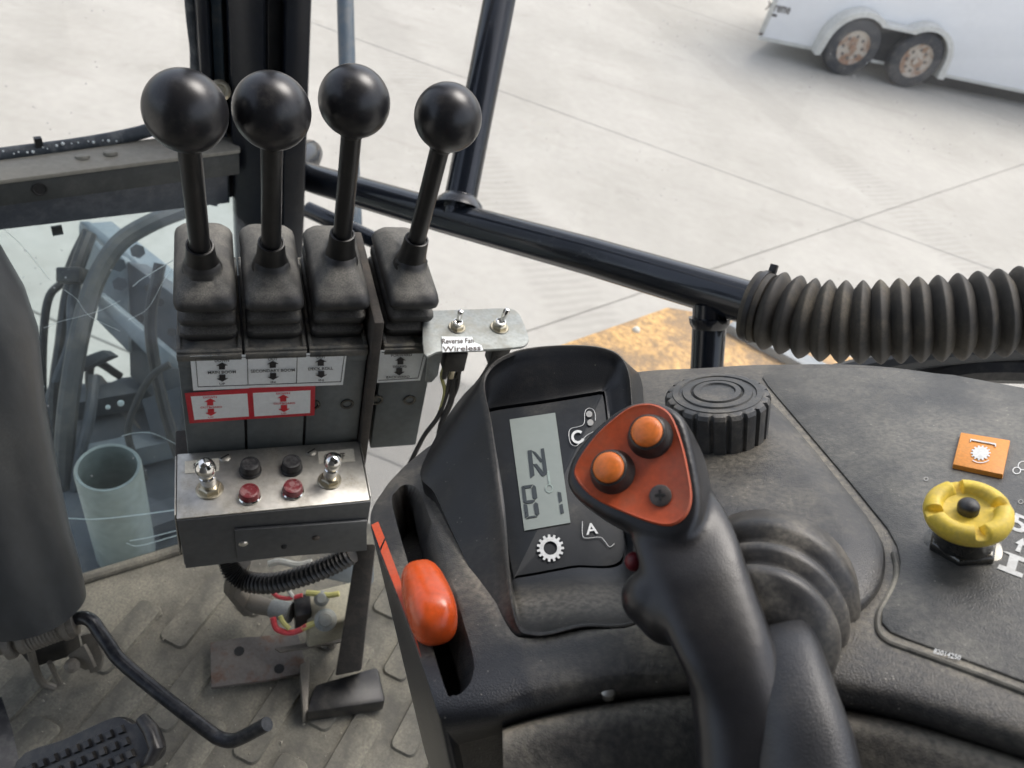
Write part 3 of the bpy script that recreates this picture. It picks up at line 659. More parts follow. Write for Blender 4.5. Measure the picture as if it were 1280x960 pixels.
# ------------------------------------------------------------------ lever bank
UW = .049
starts = [0.0, .0505, .101, .163]
vb = thing('valve_block', 'grey four section valve block carrying the ball levers, with stickers', 'valve', B(.1, .05, -.13))
screws = []
for i, s in enumerate(starts):
    wv = UW if i < 3 else .046
    mb = MB(); mb.box(B(s + .0004, .001, -.135), BU * (wv - .0008), BV * .12, Z * .119)
    part(vb, 'housing', mb, m_hous, bev=.0012)
    # cap with lip
    mb = MB(); mb.box(B(s + .0004, -.0005, -.0158), BU * (wv - .0008), BV * .1235, Z * .0068); part(vb, 'housing_cap', mb, m_hous, bev=.0008)
    mb = MB()
    o = [B(s, -.002, -.0085), B(s + wv, -.002, -.0085), B(s + wv, .128, -.0085), B(s, .128, -.0085)]
    mb.prism(o, Z * .0065)
    part(vb, 'bezel', mb, m_bez, bev=.0012)
    fr = MB(); t = .0035
    for (x0, x1, y0, y1) in ((0, wv, 0, t), (0, wv, .126 - t, .126), (0, t, t, .126 - t), (wv - t, wv, t, .126 - t)):
        fr.box(B(s + x0 + .0002, y0, -.0022), BU * (x1 - x0 - .0004), BV * (y1 - y0), Z * .0028)
    part(vb, 'bezel_rim', fr, m_bez, bev=.0007, seg=1)
    for vv in (.062,):
        q = B(s + wv - .0035 if i < 3 else s + .004, vv, .0008); mb = MB(); mb.lathe(q, Z, [(.0022, -.001), (.0022, .0012), (.001, .0015)], 10); part(vb, 'screw', mb, m_scr)
for (px, py) in ((392, 506), (434, 505)):
    q = onpl(px, py, B(0, .0006, 0), BV); mb = MB(); mb.lathe(q, -BV, [(.006, -.001), (.006, .0008), (.004, .0008), (.0035, -.0005), (.0005, -.0005)], 16); part(vb, 'socket_screw', mb, m_nut)
for (px, py) in ((471, 500), (512, 500)):
    q = onpl(px, py, B(0, .0006, 0), BV); mb = MB(); mb.lathe(q, -BV, [(.006, -.001), (.006, .0008), (.004, .0008), (.0035, -.0005), (.0005, -.0005)], 16); part(vb, 'socket_screw', mb, m_nut)
mb = MB(); mb.box(B(.002, .005, -.132), BU * .145, BV * .1, Z * .127); part(vb, 'gap_backing', mb, m_blk)  # black filler added to stop light leaking through the housing gaps
mb = MB(); mb.box(B(.151, -.006, -.20), BU * .0085, BV * .13, Z * .232); part(vb, 'divider_plate', mb, m_housd, bev=.002)

# stickers, on the front faces (plane v = 0)
def F(px, py, off=.0): return onpl(px, py, B(0, -.0012 - off * .6, 0), BV)
def arrow(parent, cx, cy, w, h, up, mt, sk=(0, 0)):
    s = -1 if up else 1
    pts = [(-w * .55, 0), (w * .55, 0), (w * .55, s * h * .55), (w, s * h * .55), (0, s * h), (-w, s * h * .55), (-w * .55, s * h * .55)]
    flat(parent, 'arrow', [F(cx + x, cy + y - x * .04, .0022) for x, y in pts], mt, .0003)
def line(parent, a, b, w=.7, mt=m_ink):
    dx, dy = b[0] - a[0], b[1] - a[1]; l = math.hypot(dx, dy); nx, ny = -dy / l * w / 2, dx / l * w / 2
    flat(parent, 'rule_line', [F(a[0] + nx, a[1] + ny, .001), F(b[0] + nx, b[1] + ny, .001), F(b[0] - nx, b[1] - ny, .001), F(a[0] - nx, a[1] - ny, .001)], mt, .0002)
def lab(parent, s, cx, cy, w, h, mt=m_ink):
    text(parent, 'lettering', s, F(cx - w / 2, cy + h / 2 + w * .017, .0022), F(cx + w / 2, cy + h / 2 - w * .017, .0022), F(cx - w / 2 - h * .1, cy - h / 2 + w * .017, .0022), mt, lift=.0003)
st = flat(vb, 'sticker', [F(237.5, 444.5), F(433.5, 440), F(428.5, 480.5), F(241.5, 487.5)], m_white, .0006)
for a, b in (((244.5, 448), (430.5, 443.5)), ((247.5, 483.5), (426, 477)), ((244.5, 448), (247.5, 483.5)), ((309.2, 446), (310, 481)), ((371.5, 445), (370.5, 479)), ((430.5, 443.5), (426, 477))):
    line(st, a, b)
for cx, cy, t1_, t2_, t3_, w1_, w2_, w3_ in ((277.5, 465, 'DOWN', 'MAIN BOOM', 'UP', 18, 35, 7), (341, 463, 'OUT', 'SECONDARY BOOM', 'IN', 12, 55, 6), (401, 460.5, 'OUT', 'DECK ROLL', 'IN', 12, 31, 6)):
    lab(st, t1_, cx, cy - 14.5, w1_, 3.4); lab(st, t2_, cx, cy, w2_, 3.6); lab(st, t3_, cx + .5, cy + 14.5, w3_, 2.6)
    arrow(st, cx, cy - 3.5, 7, 8.5, True, m_ink); arrow(st, cx + .5, cy + 3.2, 7, 8.5, False, m_ink)
st2 = flat(vb, 'sticker', [F(475.5, 437.5), F(535, 436), F(525, 475), F(471, 478)], m_white, .0006)
for a, b in (((477, 440.5), (530.5, 439.5)), ((530.5, 439.5), (522.5, 472.5)), ((473, 475.5), (522.5, 472.5))): line(st2, a, b)
lab(st2, 'FORWARD', 502, 443.6, 26, 3.2); lab(st2, 'SWING', 499.5, 457.8, 17, 2.8); lab(st2, 'BACKWARD', 497.5, 471, 29, 3)
arrow(st2, 500.5, 455.3, 6.5, 9, True, m_ink); arrow(st2, 499, 460, 6.5, 9, False, m_ink)
for q4, w4, cx, cy in (([(231, 491), (311.5, 485), (314, 523), (237, 528.5)], [(238.5, 494.8), (309, 491), (311.2, 519.5), (243, 523.8)], 262.7, 508.8), ([(311.5, 484.5), (394, 482), (393, 518.5), (314, 523)], [(316, 490.5), (388, 487), (387.5, 515.2), (318, 519.6)], 354, 504)):
    sr = flat(vb, 'sticker', [F(*p, .0004) for p in q4], m_red, .0007)
    flat(sr, 'sticker_field', [F(*p, .0004) for p in w4], m_white, .0010)
    lab(sr, 'DOWN', cx, cy - 12.5, 17, 2.4, m_inkr); lab(sr, 'OUTBOARD', cx + 1.5, cy, 27, 2.2, m_inkr); lab(sr, 'UP', cx + 1, cy + 12.5, 7, 1.6, m_inkr)
    arrow(sr, cx, cy - 2.2, 7, 8.6, True, m_inkr); arrow(sr, cx + 1, cy + 2.2, 7, 8.6, False, m_inkr)

# levers: knob, shaft, collar, boot
balls = [(232, 139, .46, .0245), (340, 139, .49, .0245), (443, 127, .53, .0245), (560, 147, .555, .0245)]
bases = [(252, 327), (339, 325), (426, 316), (515, 322)]
ord_ = ['leftmost black ball lever over the MAIN BOOM sticker', 'black ball lever over the SECONDARY BOOM sticker, rust streak on its shaft', 'black ball lever over the DECK ROLL sticker', 'black ball lever over the FORWARD BACKWARD sticker, leaning to the switch plate']
ord_[0] = 'black ball lever over the DOWN MAIN BOOM sticker'
for i, s in enumerate(starts):
    wv = UW if i < 3 else .046
    cu = s + wv / 2
    lv = thing('control_lever', ord_[i], 'lever', B(cu, .05, 0), 'ball topped control levers')
    ball = P(*balls[i][:3])
    r_ball = .0245
    base = onpl(bases[i][0], bases[i][1], B(0, 0, .060), Z)
    ax = (ball - base).normalized()
    mb = MB(); mb.sphere(ball, r_ball, 48, 28, ax)
    mb.lathe(ball - ax * r_ball, ax, [(.0085, -.0015), (.0095, .002), (.0095, .004)], 24)
    part(lv, 'knob', mb, m_ball)
    mb = MB(); mb.tube([base - ax * .01, ball - ax * .02], [.0074, .0074], 24); sh = part(lv, 'shaft', mb, m_shaft)
    if i == 1:
        q = ball - ax * .035 + (CAM - ball).normalized() * .0074
        tl_ = ax.cross(CAM - ball).normalized()
        mb = MB(); mb.prism([q - tl_ * .0007 + ax * .009, q + tl_ * .0007 + ax * .009, q + tl_ * .0006 - ax * .010, q - tl_ * .0002 - ax * .010], (CAM - ball).normalized() * .0002); part(sh, 'wear_streak', mb, m_wear)
    mb = MB(); mb.lathe(base, ax, [(.0150, -.008), (.0128, -.001), (.0112, .006), (.0102, .020), (.0100, .0212), (.0088, .0215), (.0078, .0205)], 28)
    part(lv, 'collar', mb, m_rubc)
    # boot: two folds then a pillow top rising to the collar
    bw = wv / 2 - .0025
    shift = (base - B(cu, .05, .06)).dot(BU)
    rings = []
    def rr_(hx, v0, v1, z, r, du=0.0): return rrect(B(cu + du, (v0 + v1) / 2, z), BU, BV, hx, (v1 - v0) / 2, r, 5, 5)
    prof = [(bw - .004, .016, .117, -.003, .006, 0), (bw - .0006, .0115, .118, .003, .006, 0), (bw - .0002, .010, .118, .0065, .006, 0), (bw - .0006, .0105, .118, .0090, .006, 0), (bw - .0050, .0185, .1165, .0108, .006, .05), (bw - .0050, .0190, .116, .0128, .006, .1),
            (bw - .0008, .0115, .116, .0168, .006, .2), (bw - .0003, .010, .116, .0205, .006, .25), (bw - .0008, .0108, .116, .0235, .006, .27), (bw - .0055, .0195, .114, .0258, .006, .3), (bw - .0055, .0200, .114, .0285, .006, .35),
            (bw - .0005, .0105, .114, .0318, .007, .4), (bw + .0006, .0075, .114, .0350, .007, .42), (bw + .0009, .0068, .113, .0390, .008, .45), (bw - .0002, .0088, .112, .0430, .009, .5), (bw - .0030, .0140, .110, .0468, .010, .55), (bw - .008, .0245, .102, .0510, .009, .65)]
    for hx, v0, v1, z, r, du in prof: rings.append(rr_(hx, v0, v1, z, r, shift * du * 1.0))
    n_r = len(rings[0]); xr = BU
    last = [base - ax * .004 + (p - B(cu, .0633, p.z)).normalized() * 0 for p in rings[-1]]
    circ = []
    for p in rings[-1]:
        dvec = p - (base + Z * (p.z - base.z)); dvec.z = 0; dvec.normalize(); circ.append(base - ax * .002 + dvec * .0140)
    mid = [a_.lerp(b_, .5) + Z * .0005 for a_, b_ in zip(rings[-1], circ)]
    rings += [mid, circ, [base + ax * .006 + (p - base).normalized() * .009 for p in circ]]
    mb = MB(); mb.loft(rings); bo = part(lv, 'boot', mb, m_rub, smooth=60)
    gv = [0, -.25, -.35, -.1, .15, .25, 0, -.35, -.25, .2, .3, -.2, -.4, -.45, -.2, .06, .22, .10, -.55, -.6]
    at = bo.data.attributes.new('grime', 'FLOAT', 'POINT'); nr = len(rings[0])
    at.data.foreach_set('value', [gv[min(len(gv) - 1, k // nr)] * (1.0 if len(bo.data.vertices) == nr * len(rings) else 0) for k in range(len(bo.data.vertices))])

# switch plate bracket
sp_t = thing('switch_plate', 'galvanised bracket plate with two toggle switches and a torn tape label', 'switch plate', B(.24, .06, .01))
SZ = .012
def SPt(px, py, h=0.0): return onpl(px, py, B(0, 0, SZ + h), Z)
o = crom([SPt(530, 392), SPt(545, 388), SPt(600, 386), SPt(632, 385), SPt(646, 389), SPt(654, 402), SPt(661, 422), SPt(657, 431), SPt(644, 434), SPt(600, 437), SPt(560, 438), SPt(545, 440), SPt(530, 442)], 3, True)
mb = MB(); mb.prism([p - Z * .003 for p in o], Z * .003); part(sp_t, 'plate', mb, m_zinc, bev=.0008)
mb = MB(); q = [SPt(536, 440, -.003), SPt(553, 441, -.003), SPt(547, 470, -.02), SPt(540, 478, -.05), SPt(532, 478, -.05)]
mb.prism(q, BV * .003); part(sp_t, 'bracket_leg', mb, m_zinc, bev=.0005)
def toggle(parent, base, ax, lean, sc=1.0, chrome=m_chrome, ball=False):
    tg = MB(); tg.lathe(base, ax, [(.0072 * sc, 0), (.0078 * sc, .0007), (.0072 * sc, .0014)], 24)
    t_ = part(parent, 'toggle_switch', tg, m_brass)
    nb = MB(); nb.lathe(base + ax * .0012, ax, [(.0062 * sc, 0), (.0062 * sc, .003 * sc), (.0055 * sc, .0036 * sc)], 6); part(t_, 'nut', nb, m_brass)
    nb = MB(); nb.lathe(base + ax * .003, ax, [(.0043 * sc, 0), (.0043 * sc, .0045 * sc), (.0034 * sc, .0048 * sc), (.003 * sc, .003 * sc)], 20); part(t_, 'bushing', nb, chrome)
    l = (ax + lean).normalized(); p = base + ax * .004 * sc
    nb = MB()
    if ball: nb.lathe(p, l, [(.0042 * sc, 0), (.0045 * sc, .006 * sc), (.0045 * sc, .011 * sc), (.0036 * sc, .0118 * sc), (.0036 * sc, .0125 * sc), (.0052 * sc, .0145 * sc), (.0058 * sc, .0185 * sc), (.0050 * sc, .0225 * sc), (.003 * sc, .0245 * sc), (.0003, .025 * sc)], 24)
    else: nb.lathe(p, l, [(.0016 * sc, 0), (.0024 * sc, .010 * sc), (.0028 * sc, .013 * sc), (.0022 * sc, .0152 * sc), (.0004, .016 * sc)], 16)
    part(t_, 'bat', nb, chrome)
    return t_
toggle(sp_t, SPt(571, 410), Z, BU * .05 + BV * .05, 1.0)
toggle(sp_t, SPt(624, 410), Z, BU * .25 + BV * .1, 1.1)
tpz = flat(sp_t, 'tape_label', [SPt(552, 421, .0005), SPt(590, 421.5, .0005), SPt(592, 428, .0005), SPt(602, 432, .0005), SPt(604, 438.5, .0005), SPt(553, 440.5, .0005)], m_white, .0004)
text(tpz, 'lettering', 'Reverse Fan', SPt(552.5, 430, .001), SPt(592, 429, .001), SPt(552.5, 423.5, .001), m_scr, lift=.0003)
text(tpz, 'lettering', 'Wireless', SPt(553, 440, .001), SPt(601, 438, .001), SPt(553, 433.5, .001), m_scr, lift=.0003)
for cx, cy, w_, d_ in ((567, 448, .014, .024), (622, 442, .012, .018)):
    q = SPt(cx, cy - 2, -.016); mb = MB(); mb.cbox(q, BU * w_ * .7, BV * .008, Z * .011); c_ = part(sp_t, 'switch_body', mb, m_blk, bev=.0012)
    for k in (-1, 0, 1):
        mb = MB(); mb.box(q + BU * (k * w_ * .45 - .002) - Z * .022 - BV * .006, BU * .004, BV * .004, Z * .012); part(sp_t, 'terminal', mb, m_brass if k == 0 else m_blk, bev=.0005)
for pts, mt_, r in (([(562, 462), (560, 485), (548, 520), (530, 545), (512, 580)], m_blk, .0022), ([(568, 464), (564, 500), (552, 530), (545, 570)], m_blk, .003), ([(557, 455), (552, 470), (556, 490), (550, 515)], m_wyel, .0018), ([(574, 462), (571, 485), (560, 510), (550, 545)], m_blk, .002), ([(620, 445), (606, 470), (585, 500), (575, 540)], m_blk, .0035)):
    mb = MB(); mb.tube(crom([P(x, y, .69 + .0004 * (y - 460)) for x, y in pts], 5), r, 8); part(sp_t, 'wire', mb, mt_)

# ------------------------------------------------------------------ steel switch box
sb = thing('switch_box', 'dirty stainless steel switch box with four push buttons and two toggles', 'switch box', B(.07, -.04, -.19))
BT = -.119
ub0, ub1, v0, v1 = -.008, .1505, -.0715, -.002
mb = MB(); mb.box(B(ub0 + .001, v0 + .001, BT - .070), BU * (ub1 - ub0 - .002), BV * (v1 - v0 - .002), Z * .0685); part(sb, 'housing', mb, m_steelf, bev=.0008)
mb = MB(); mb.box(B(ub0, v0, BT - .0016), BU * (ub1 - ub0), BV * (v1 - v0), Z * .0016)
part(sb, 'lid_top', mb, m_steel, bev=.0006)
mb = MB(); pts = [B(ub0, v0 - .0008, BT - .0018), B(ub1 + .001, v0 - .0008, BT - .0018), B(ub1 + .001, v0 - .0008, BT - .074), B(ub0 + .002, v0 - .0008, BT - .074)]
mb.prism(pts, BV * .0014); part(sb, 'lid_front', mb, m_steelf, bev=.0006)
for uu in (ub0 - .0018, ub1 + .0006):
    mb = MB(); mb.box(B(uu, v0 + .004, BT - .06), BU * .0012, BV * (v1 - v0 - .006), Z * .060); part(sb, 'lid_flange', mb, m_steel, bev=.0004)
def BX(px, py, h=0.0): return onpl(px, py, B(0, 0, BT + h), Z)
def FX(px, py, o=0.0): return onpl(px, py, B(0, v0 - .0012 - o, 0), BV)
q = [FX(293, 660), FX(458, 648), FX(458, 685), FX(297, 697)]
mb = MB(); mb.prism(q, BV * -.003); fpn = part(sb, 'front_plate', mb, m_steelf, bev=.0006)
for px, py, mt_, r in ((304, 679, m_chrome, .004), (395, 672, m_scr, .0035), (355, 683, m_dark, .0025)):
    q = FX(px, py, .003); mb = MB(); mb.lathe(q, -BV, [(r, -.001), (r, .001), (r * .6, .002), (.0003, .0022)], 16); part(fpn, 'rivet', mb, mt_)
lab1 = flat(sb, 'tape_label', [BX(231, 577), BX(274, 573), BX(274, 589), BX(231, 592)], m_tape, .0004)
text(lab1, 'lettering', 'START', BX(242, 586, .001), BX(268, 584, .001), BX(242, 579, .001), m_scr, lift=.0002)
lab2 = flat(sb, 'tape_label', [BX(397, 565), BX(442, 561), BX(444, 577), BX(399, 580)], m_tape, .0004)
text(lab2, 'lettering', 'ON OFF', BX(405, 576, .001), BX(431, 574, .001), BX(405, 568, .001), m_scr, lift=.0002)
toggle(sb, BX(262, 612), Z, BU * -.06 - BV * .12, 1.45, ball=True); toggle(sb, BX(412, 601), Z, BU * .03 - BV * .12, 1.35, ball=True)
for px, py, mt_, col_, hh in ((313, 589, m_btnb, m_btnb, .011), (364.5, 586, m_btnb, m_btnb, .011), (312, 621, m_btnr, m_chrome, .009), (366, 615, m_btnr, m_chrome, .009)):
    q = BX(px, py); mb = MB(); mb.lathe(q, Z, [(.0096, -.001), (.0096, .002), (.0088, .003), (.008, .0025)], 28); b_ = part(sb, 'button', mb, col_)
    mb = MB(); mb.lathe(q, Z, [(.0084, 0), (.0084, hh - .002), (.0078, hh), (.0062, hh + .0004), (.0058, hh - .0002), (.0003, hh - .0002)], 28); part(b_, 'cap', mb, mt_)
for px, py in ((281, 572), (389, 565)):
    q = BX(px, py); mb = MB(); mb.lathe(q, Z, [(.0052, -.001), (.0052, .0006), (.004, .0014), (.0003, .0016)], 20); s_ = part(sb, 'screw', mb, m_scrl)
    mb = MB(); mb.cbox(q + Z * .0015, (BU * .8 + BV * .5).normalized() * .0042, (BV * .8 - BU * .5).normalized() * .0007, Z * .0003); part(s_, 'screw_slot', mb, m_dark)

# ------------------------------------------------------------------ side console
con = thing('side_console', 'dusty black moulded side console with lever slot and raised control panel', 'console', cpl(900, 700, -.12))
rows = [
 [(505, 583), (545, 552), (610, 515), (700, 488), (790, 466), (880, 460), (960, 456), (1100, 458), (1280, 485), (1420, 512)],
 [(480, 612), (532, 608), (610, 598), (700, 580), (800, 560), (890, 550), (970, 550), (1110, 570), (1280, 610), (1420, 640)],
 [(463, 655), (545, 680), (620, 680), (710, 670), (800, 660), (890, 650), (985, 660), (1110, 690), (1280, 730), (1420, 760)],
 [(500, 755), (585, 770), (640, 765), (720, 755), (800, 745), (890, 740), (985, 745), (1110, 770), (1280, 810), (1420, 850)],
 [(530, 838), (605, 835), (650, 825), (725, 812), (805, 800), (890, 795), (985, 800), (1110, 820), (1280, 865), (1420, 910)],
 [(541, 872, -.0015), (608, 866, -.0015), (655, 855, -.0015), (730, 842, -.0015), (810, 832, -.0015), (890, 828, -.0015), (985, 835, -.0015), (1110, 855, -.0015), (1280, 905, -.0015), (1420, 950, -.0015)],
 [(550, 898, -.006), (616, 889, -.005), (658, 876, -.005), (733, 861, -.005), (812, 850, -.005), (890, 846, -.005), (985, 855, -.005), (1110, 876, -.005), (1280, 927, -.005), (1420, 972, -.005)],
 [(562, 918, -.016), (622, 905, -.013), (662, 892, -.012), (736, 876, -.012), (813, 866, -.012), (890, 862, -.012), (985, 872, -.012), (1110, 893, -.012), (1280, 945, -.012), (1420, 990, -.012)],
 [(574, 932, -.032), (626, 918, -.028), (664, 903, -.026), (738, 886, -.026), (814, 876, -.026), (890, 872, -.026), (985, 882, -.026), (1110, 903, -.026), (1280, 955, -.026), (1420, 1000, -.026)],
]
for r_ in rows:
    p_, q_ = r_[-2], r_[-1]; r_.append((q_[0] + (q_[0] - p_[0]) * 1.7, q_[1] + (q_[1] - p_[1]) * 1.7) + tuple(q_[2:]))
def patch(rows, nu=9, nv=9):
    g = [[cpl(p[0], p[1], p[2] if len(p) > 2 else 0.0) for p in r] for r in rows]
    g = [crom(r, nu) for r in g]
    colsn = len(g[0]); cols = [crom([r[c] for r in g], nv) for c in range(colsn)]
    return [[cols[c][k] for c in range(colsn)] for k in range(len(cols[0]))]
def solid(grid, off):
    mb = MB(); R_, C_ = len(grid), len(grid[0])
    vs = [p for r in grid for p in r]; n = len(vs); vs2 = [p + off for p in vs]; fs = []
    for i in range(R_ - 1):
        for j in range(C_ - 1):
            q = (i * C_ + j, i * C_ + j + 1, (i + 1) * C_ + j + 1, (i + 1) * C_ + j)
            fs.append(q); fs.append(tuple(k + n for k in q[::-1]))
    bd = [j for j in range(C_)] + [i * C_ + C_ - 1 for i in range(1, R_)] + [(R_ - 1) * C_ + j for j in range(C_ - 2, -1, -1)] + [i * C_ for i in range(R_ - 2, 0, -1)]
    for a, b in zip(bd, bd[1:] + bd[:1]): fs.append((a, b, b + n, a + n))
    return mb.add(vs + vs2, fs)
shell = part(con, 'shell', solid(patch(rows), CN * -.17), m_con)
# slot cutter
def cutter(name, top, bot, h0, h1):
    mb = MB(); a = crom([cpl(x, y, h0) for x, y in top], 4, True); b = crom([cpl(x, y, h1) for x, y in bot], 4, True)
    mid = [p.lerp(q, .35) + CN * 0 for p, q in zip(a, b)]
    mb.loft([a, b]); return part(con, name, mb, m_con)
ctop = [cpl(x, y, .004) for x, y in [(489, 628), (494, 607), (508, 598), (526, 603), (540, 630), (566, 700), (597, 805), (597, 840), (582, 858), (564, 862), (552, 850), (522, 745)]]
cbot = [cpl(x, y, 0) - CN * .034 for x, y in [(491, 630), (496, 612), (504, 607), (512, 616), (516, 640), (537, 715), (566, 812), (571, 838), (569, 853), (564, 858), (555, 848), (524, 745)]]
mb = MB(); ra, rb_ = crom(ctop, 4, True), crom(cbot, 4, True)
mb.loft([ra, [b_ + CN * .024 for b_ in rb_], rb_]); cut = part(con, 'cut', mb, m_con)
hl = crom([cpl(x, y, 0) + CN * .03 for x, y in [(540, 580), (620, 500), (700, 480), (770, 475), (795, 490), (800, 540), (806, 650), (810, 768), (725, 788), (662, 798), (634, 782), (600, 705), (565, 630)]], 5, True)
mb = MB(); mb.loft([hl, [p - CN * .13 for p in hl]]); cut2 = part(con, 'cut', mb, m_con)
bake(shell, [('BOOLEAN', dict(object=cut, operation='DIFFERENCE', solver='EXACT'))])
bpy.data.objects.remove(cut)
bake(shell, [('BOOLEAN', dict(object=cut2, operation='DIFFERENCE', solver='EXACT'))]); bpy.data.objects.remove(cut2)
bake(shell, [('BEVEL', dict(width=.0022, segments=3, limit_method='ANGLE', angle_limit=math.radians(50)))])
shade(shell, 50)
seam = [cpl(x, y) for x, y in [(530, 585), (560, 650), (600, 730), (628, 786), (662, 800), (725, 792), (800, 776)]]
pedge = [cpl(x, y) for x, y in [(1280, 860), (1200, 829), (1130, 803), (1106, 793), (1098, 779), (1108, 755), (1118, 715), (1100, 660), (950, 480)]]
bpe = [cpl(x, y) for x, y in [(1066, 778), (1010, 800), (920, 812), (830, 796)]]
glossy = cpl(600, 885, -.006); glossy2 = cpl(545, 880)
def shell_g(p):
    g = .55 * math.exp(-(near(p, seam) / .004) ** 2) + .5 * math.exp(-(near(p, pedge) / .006) ** 2) + .4 * math.exp(-(near(p, bpe) / .012) ** 2)
    g -= .9 * math.exp(-((p - glossy).length / .016) ** 2) + .9 * math.exp(-((p - glossy2).length / .018) ** 2)
    return g
grime(shell, shell_g)
# apron below the front roll
apr = [[(x[0], x[1], h) for x in r] for r, h in ((rows[7], -.020), )]
base7 = rows[7]
arow = []
for dy, h in ((2, -.022), (7, -.0155), (18, -.0145), (45, -.018), (95, -.028), (150, -.045)):
    arow.append([(p[0] + 6 + dy * .02, p[1] + dy, h) for p in base7[1:]])
ap = part(con, 'lower_panel', solid(patch(arow), CN * -.06), m_con)
aedge = [cpl(p[0] + 6, p[1] + 12, -.015) for p in rows[7][1:]]
grime(ap, lambda p: .75 * math.exp(-(near(p, aedge) / .005) ** 2))
q = cpl(760, 863, -.0082); sx_ = (CN + (CAM - q).normalized() * .9).normalized(); mb = MB(); mb.lathe(q, sx_, [(.0032, -.004), (.0032, .0008), (.0024, .0014), (.0003, .0015)], 20); s_ = part(con, 'screw', mb, m_scrl)
mb = MB(); mb.cbox(q + sx_ * .0015, RT * .002, UPV * .0005, sx_ * .0002); mb.cbox(q + sx_ * .0015, RT * .0005, UPV * .002, sx_ * .00025); part(s_, 'screw_cross', mb, m_dark)
# control panel plate
pp = [(957, 471), (1000, 467), (1060, 466), (1100, 467), (1190, 475), (1280, 492), (1420, 519), (1630, 560), (1630, 995), (1420, 915), (1280, 862), (1200, 832), (1134, 808), (1112, 799), (1101, 787), (1101, 768), (1114, 745), (1122, 728), (1124, 710), (1120, 690), (1108, 668), (1060, 608), (960, 489), (953, 478)]
def ring(pts, h): return [cpl(x, y, h) for x, y in pts]
mb = MB(); mb.prism(ring(pp, -.003), CN * .0042); part(con, 'control_panel', mb, m_pan, bev=.0009)
# groove shadow-gap is real: a thin channel bead round the panel
bead = crom([cpl(x, y, .0003) for x, y in [(1630, 998), (1420, 918), (1280, 865), (1200, 835), (1133, 811), (1110, 802), (1098.5, 789), (1098.5, 768), (1108, 750), (1118, 729), (1120.5, 710), (1117, 692)]], 6)
mb = MB(); mb.tube(bead, .0013, 8); part(con, 'panel_bead', mb, m_bead)
# raised boot plate
bp = crom([cpl(x, y, 0) for x, y in [(800, 600), (812, 548), (838, 520), (900, 500), (948, 500), (985, 530), (1060, 622), (1096, 672), (1106, 705), (1098, 740), (1066, 772), (1010, 795), (920, 806), (830, 790), (796, 740), (792, 660)]], 4, True)
cen = cpl(960, 690, 0)
mb = MB(); mb.loft([[p + CN * -.002 for p in bp], [p + CN * .003 for p in bp], [cen + (p - cen) * .975 + CN * .0048 for p in bp], [cen + (p - cen) * .88 + CN * .0062 for p in bp], [cen + (p - cen) * .70 + CN * .0095 for p in bp], [cen + (p - cen) * .62 + CN * .0100 for p in bp]]); part(con, 'boot_plate', mb, m_con, smooth=50)
# orange stripe
flat(con, 'stripe_decal', ring([(464.5, 657), (473, 653), (481, 673), (475, 686)], .0008), m_ors, .0006)
flat(con, 'stripe_decal', ring([(476, 690), (482, 676), (506, 740), (527, 824), (516, 792)], .0008), m_ors, .0006)
# printed marks on the panel
PH = .0013
def CT(px, py): return cpl(px, py, PH)
text(con, 'part_number', '82014250', CT(1166, 817), CT(1200, 826), CT(1168, 811), m_print, lift=.0002)
text(con, 'print_digits', '540', CT(1262, 661), CT(1330, 690), CT(1267, 640), m_print, lift=.0002)
def poly(name, pts, mt_=m_print): flat(con, name, [CT(x, y) for x, y in pts], mt_, .0003)
poly('print_arrow', [(1269, 689), (1275, 691), (1278, 682), (1281, 683), (1279, 673), (1269, 679), (1273, 681)])
poly('print_symbol', [(1246, 711), (1249, 706), (1258, 709), (1262, 694), (1254, 690), (1258, 690), (1283, 699), (1281, 704), (1273, 701), (1269, 714), (1279, 718), (1277, 723)])
def ringmark(parent, cx, cy, r, w, mt_=m_print, fn=CT, n=20, a0=0, a1=360, sy=.85, name='print_ring'):
    mb = MB(); pts = []
    for k in range(n + 1):
        a = math.radians(a0 + (a1 - a0) * k / n); pts.append((cx + r * math.cos(a), cy + sy * r * math.sin(a), cx + (r - w) * math.cos(a), cy + sy * (r - w) * math.sin(a)))
    for p, q in zip(pts, pts[1:]):
        quad = [fn(p[0], p[1]), fn(q[0], q[1]), fn(q[2], q[3]), fn(p[2], p[3])]
        nn_ = (CAM - quad[0]).normalized(); mb.add([v + nn_ * .0004 for v in quad], [(0, 1, 2, 3)])
    return part(parent, name, mb, mt_, smooth=0)
ringmark(con, 1271, 588, 5.5, 1.4); ringmark(con, 1279, 582, 7, 1.4); ringmark(con, 1157.5, 598.5, 3.2, 1.3, m_printd)
ringmark(con, 1276, 627, 3.5, 1.2, m_printd)

# boot + joystick
js = thing('joystick', 'black joystick grip with orange two button faceplate leaning over the console', 'joystick', cpl(985, 730, 0))
ba = P(960, 746, .345); bb = P(948, 812, .304)
bax = (bb - ba).normalized(); bl_ = (bb - ba).length
prof = [(.0400, -.012), (.0402, -.004), (.0404, .001), (.0400, .0045), (.0382, .0078), (.0345, .0104), (.0318, .0122), (.0318, .0138), (.0345, .0172), (.0358, .0205), (.0355, .0238), (.0340, .0262), (.0305, .0285), (.0285, .0302), (.0285, .0318), (.0310, .0350), (.0322, .0382), (.0318, .0412), (.0300, .0440), (.0260, .0468), (.020, .0498), (.015, .053), (.012, .053)]
kx = bl_ / .053
mb = MB(); mb.lathe(ba, bax, [(r * .94, h * kx) for r, h in prof], 64)
part(js, 'boot', mb, m_bell, smooth=60)
def oval(c, ex, ey, a, b, n=28, e=2.4):
    out = []
    for k in range(n):
        t = 2 * math.pi * k / n; ct, s_t = math.cos(t), math.sin(t)
        out.append(c + ex * (a * math.copysign(abs(ct) ** (2 / e), ct)) + ey * (b * math.copysign(abs(s_t) ** (2 / e), s_t)))
    return out
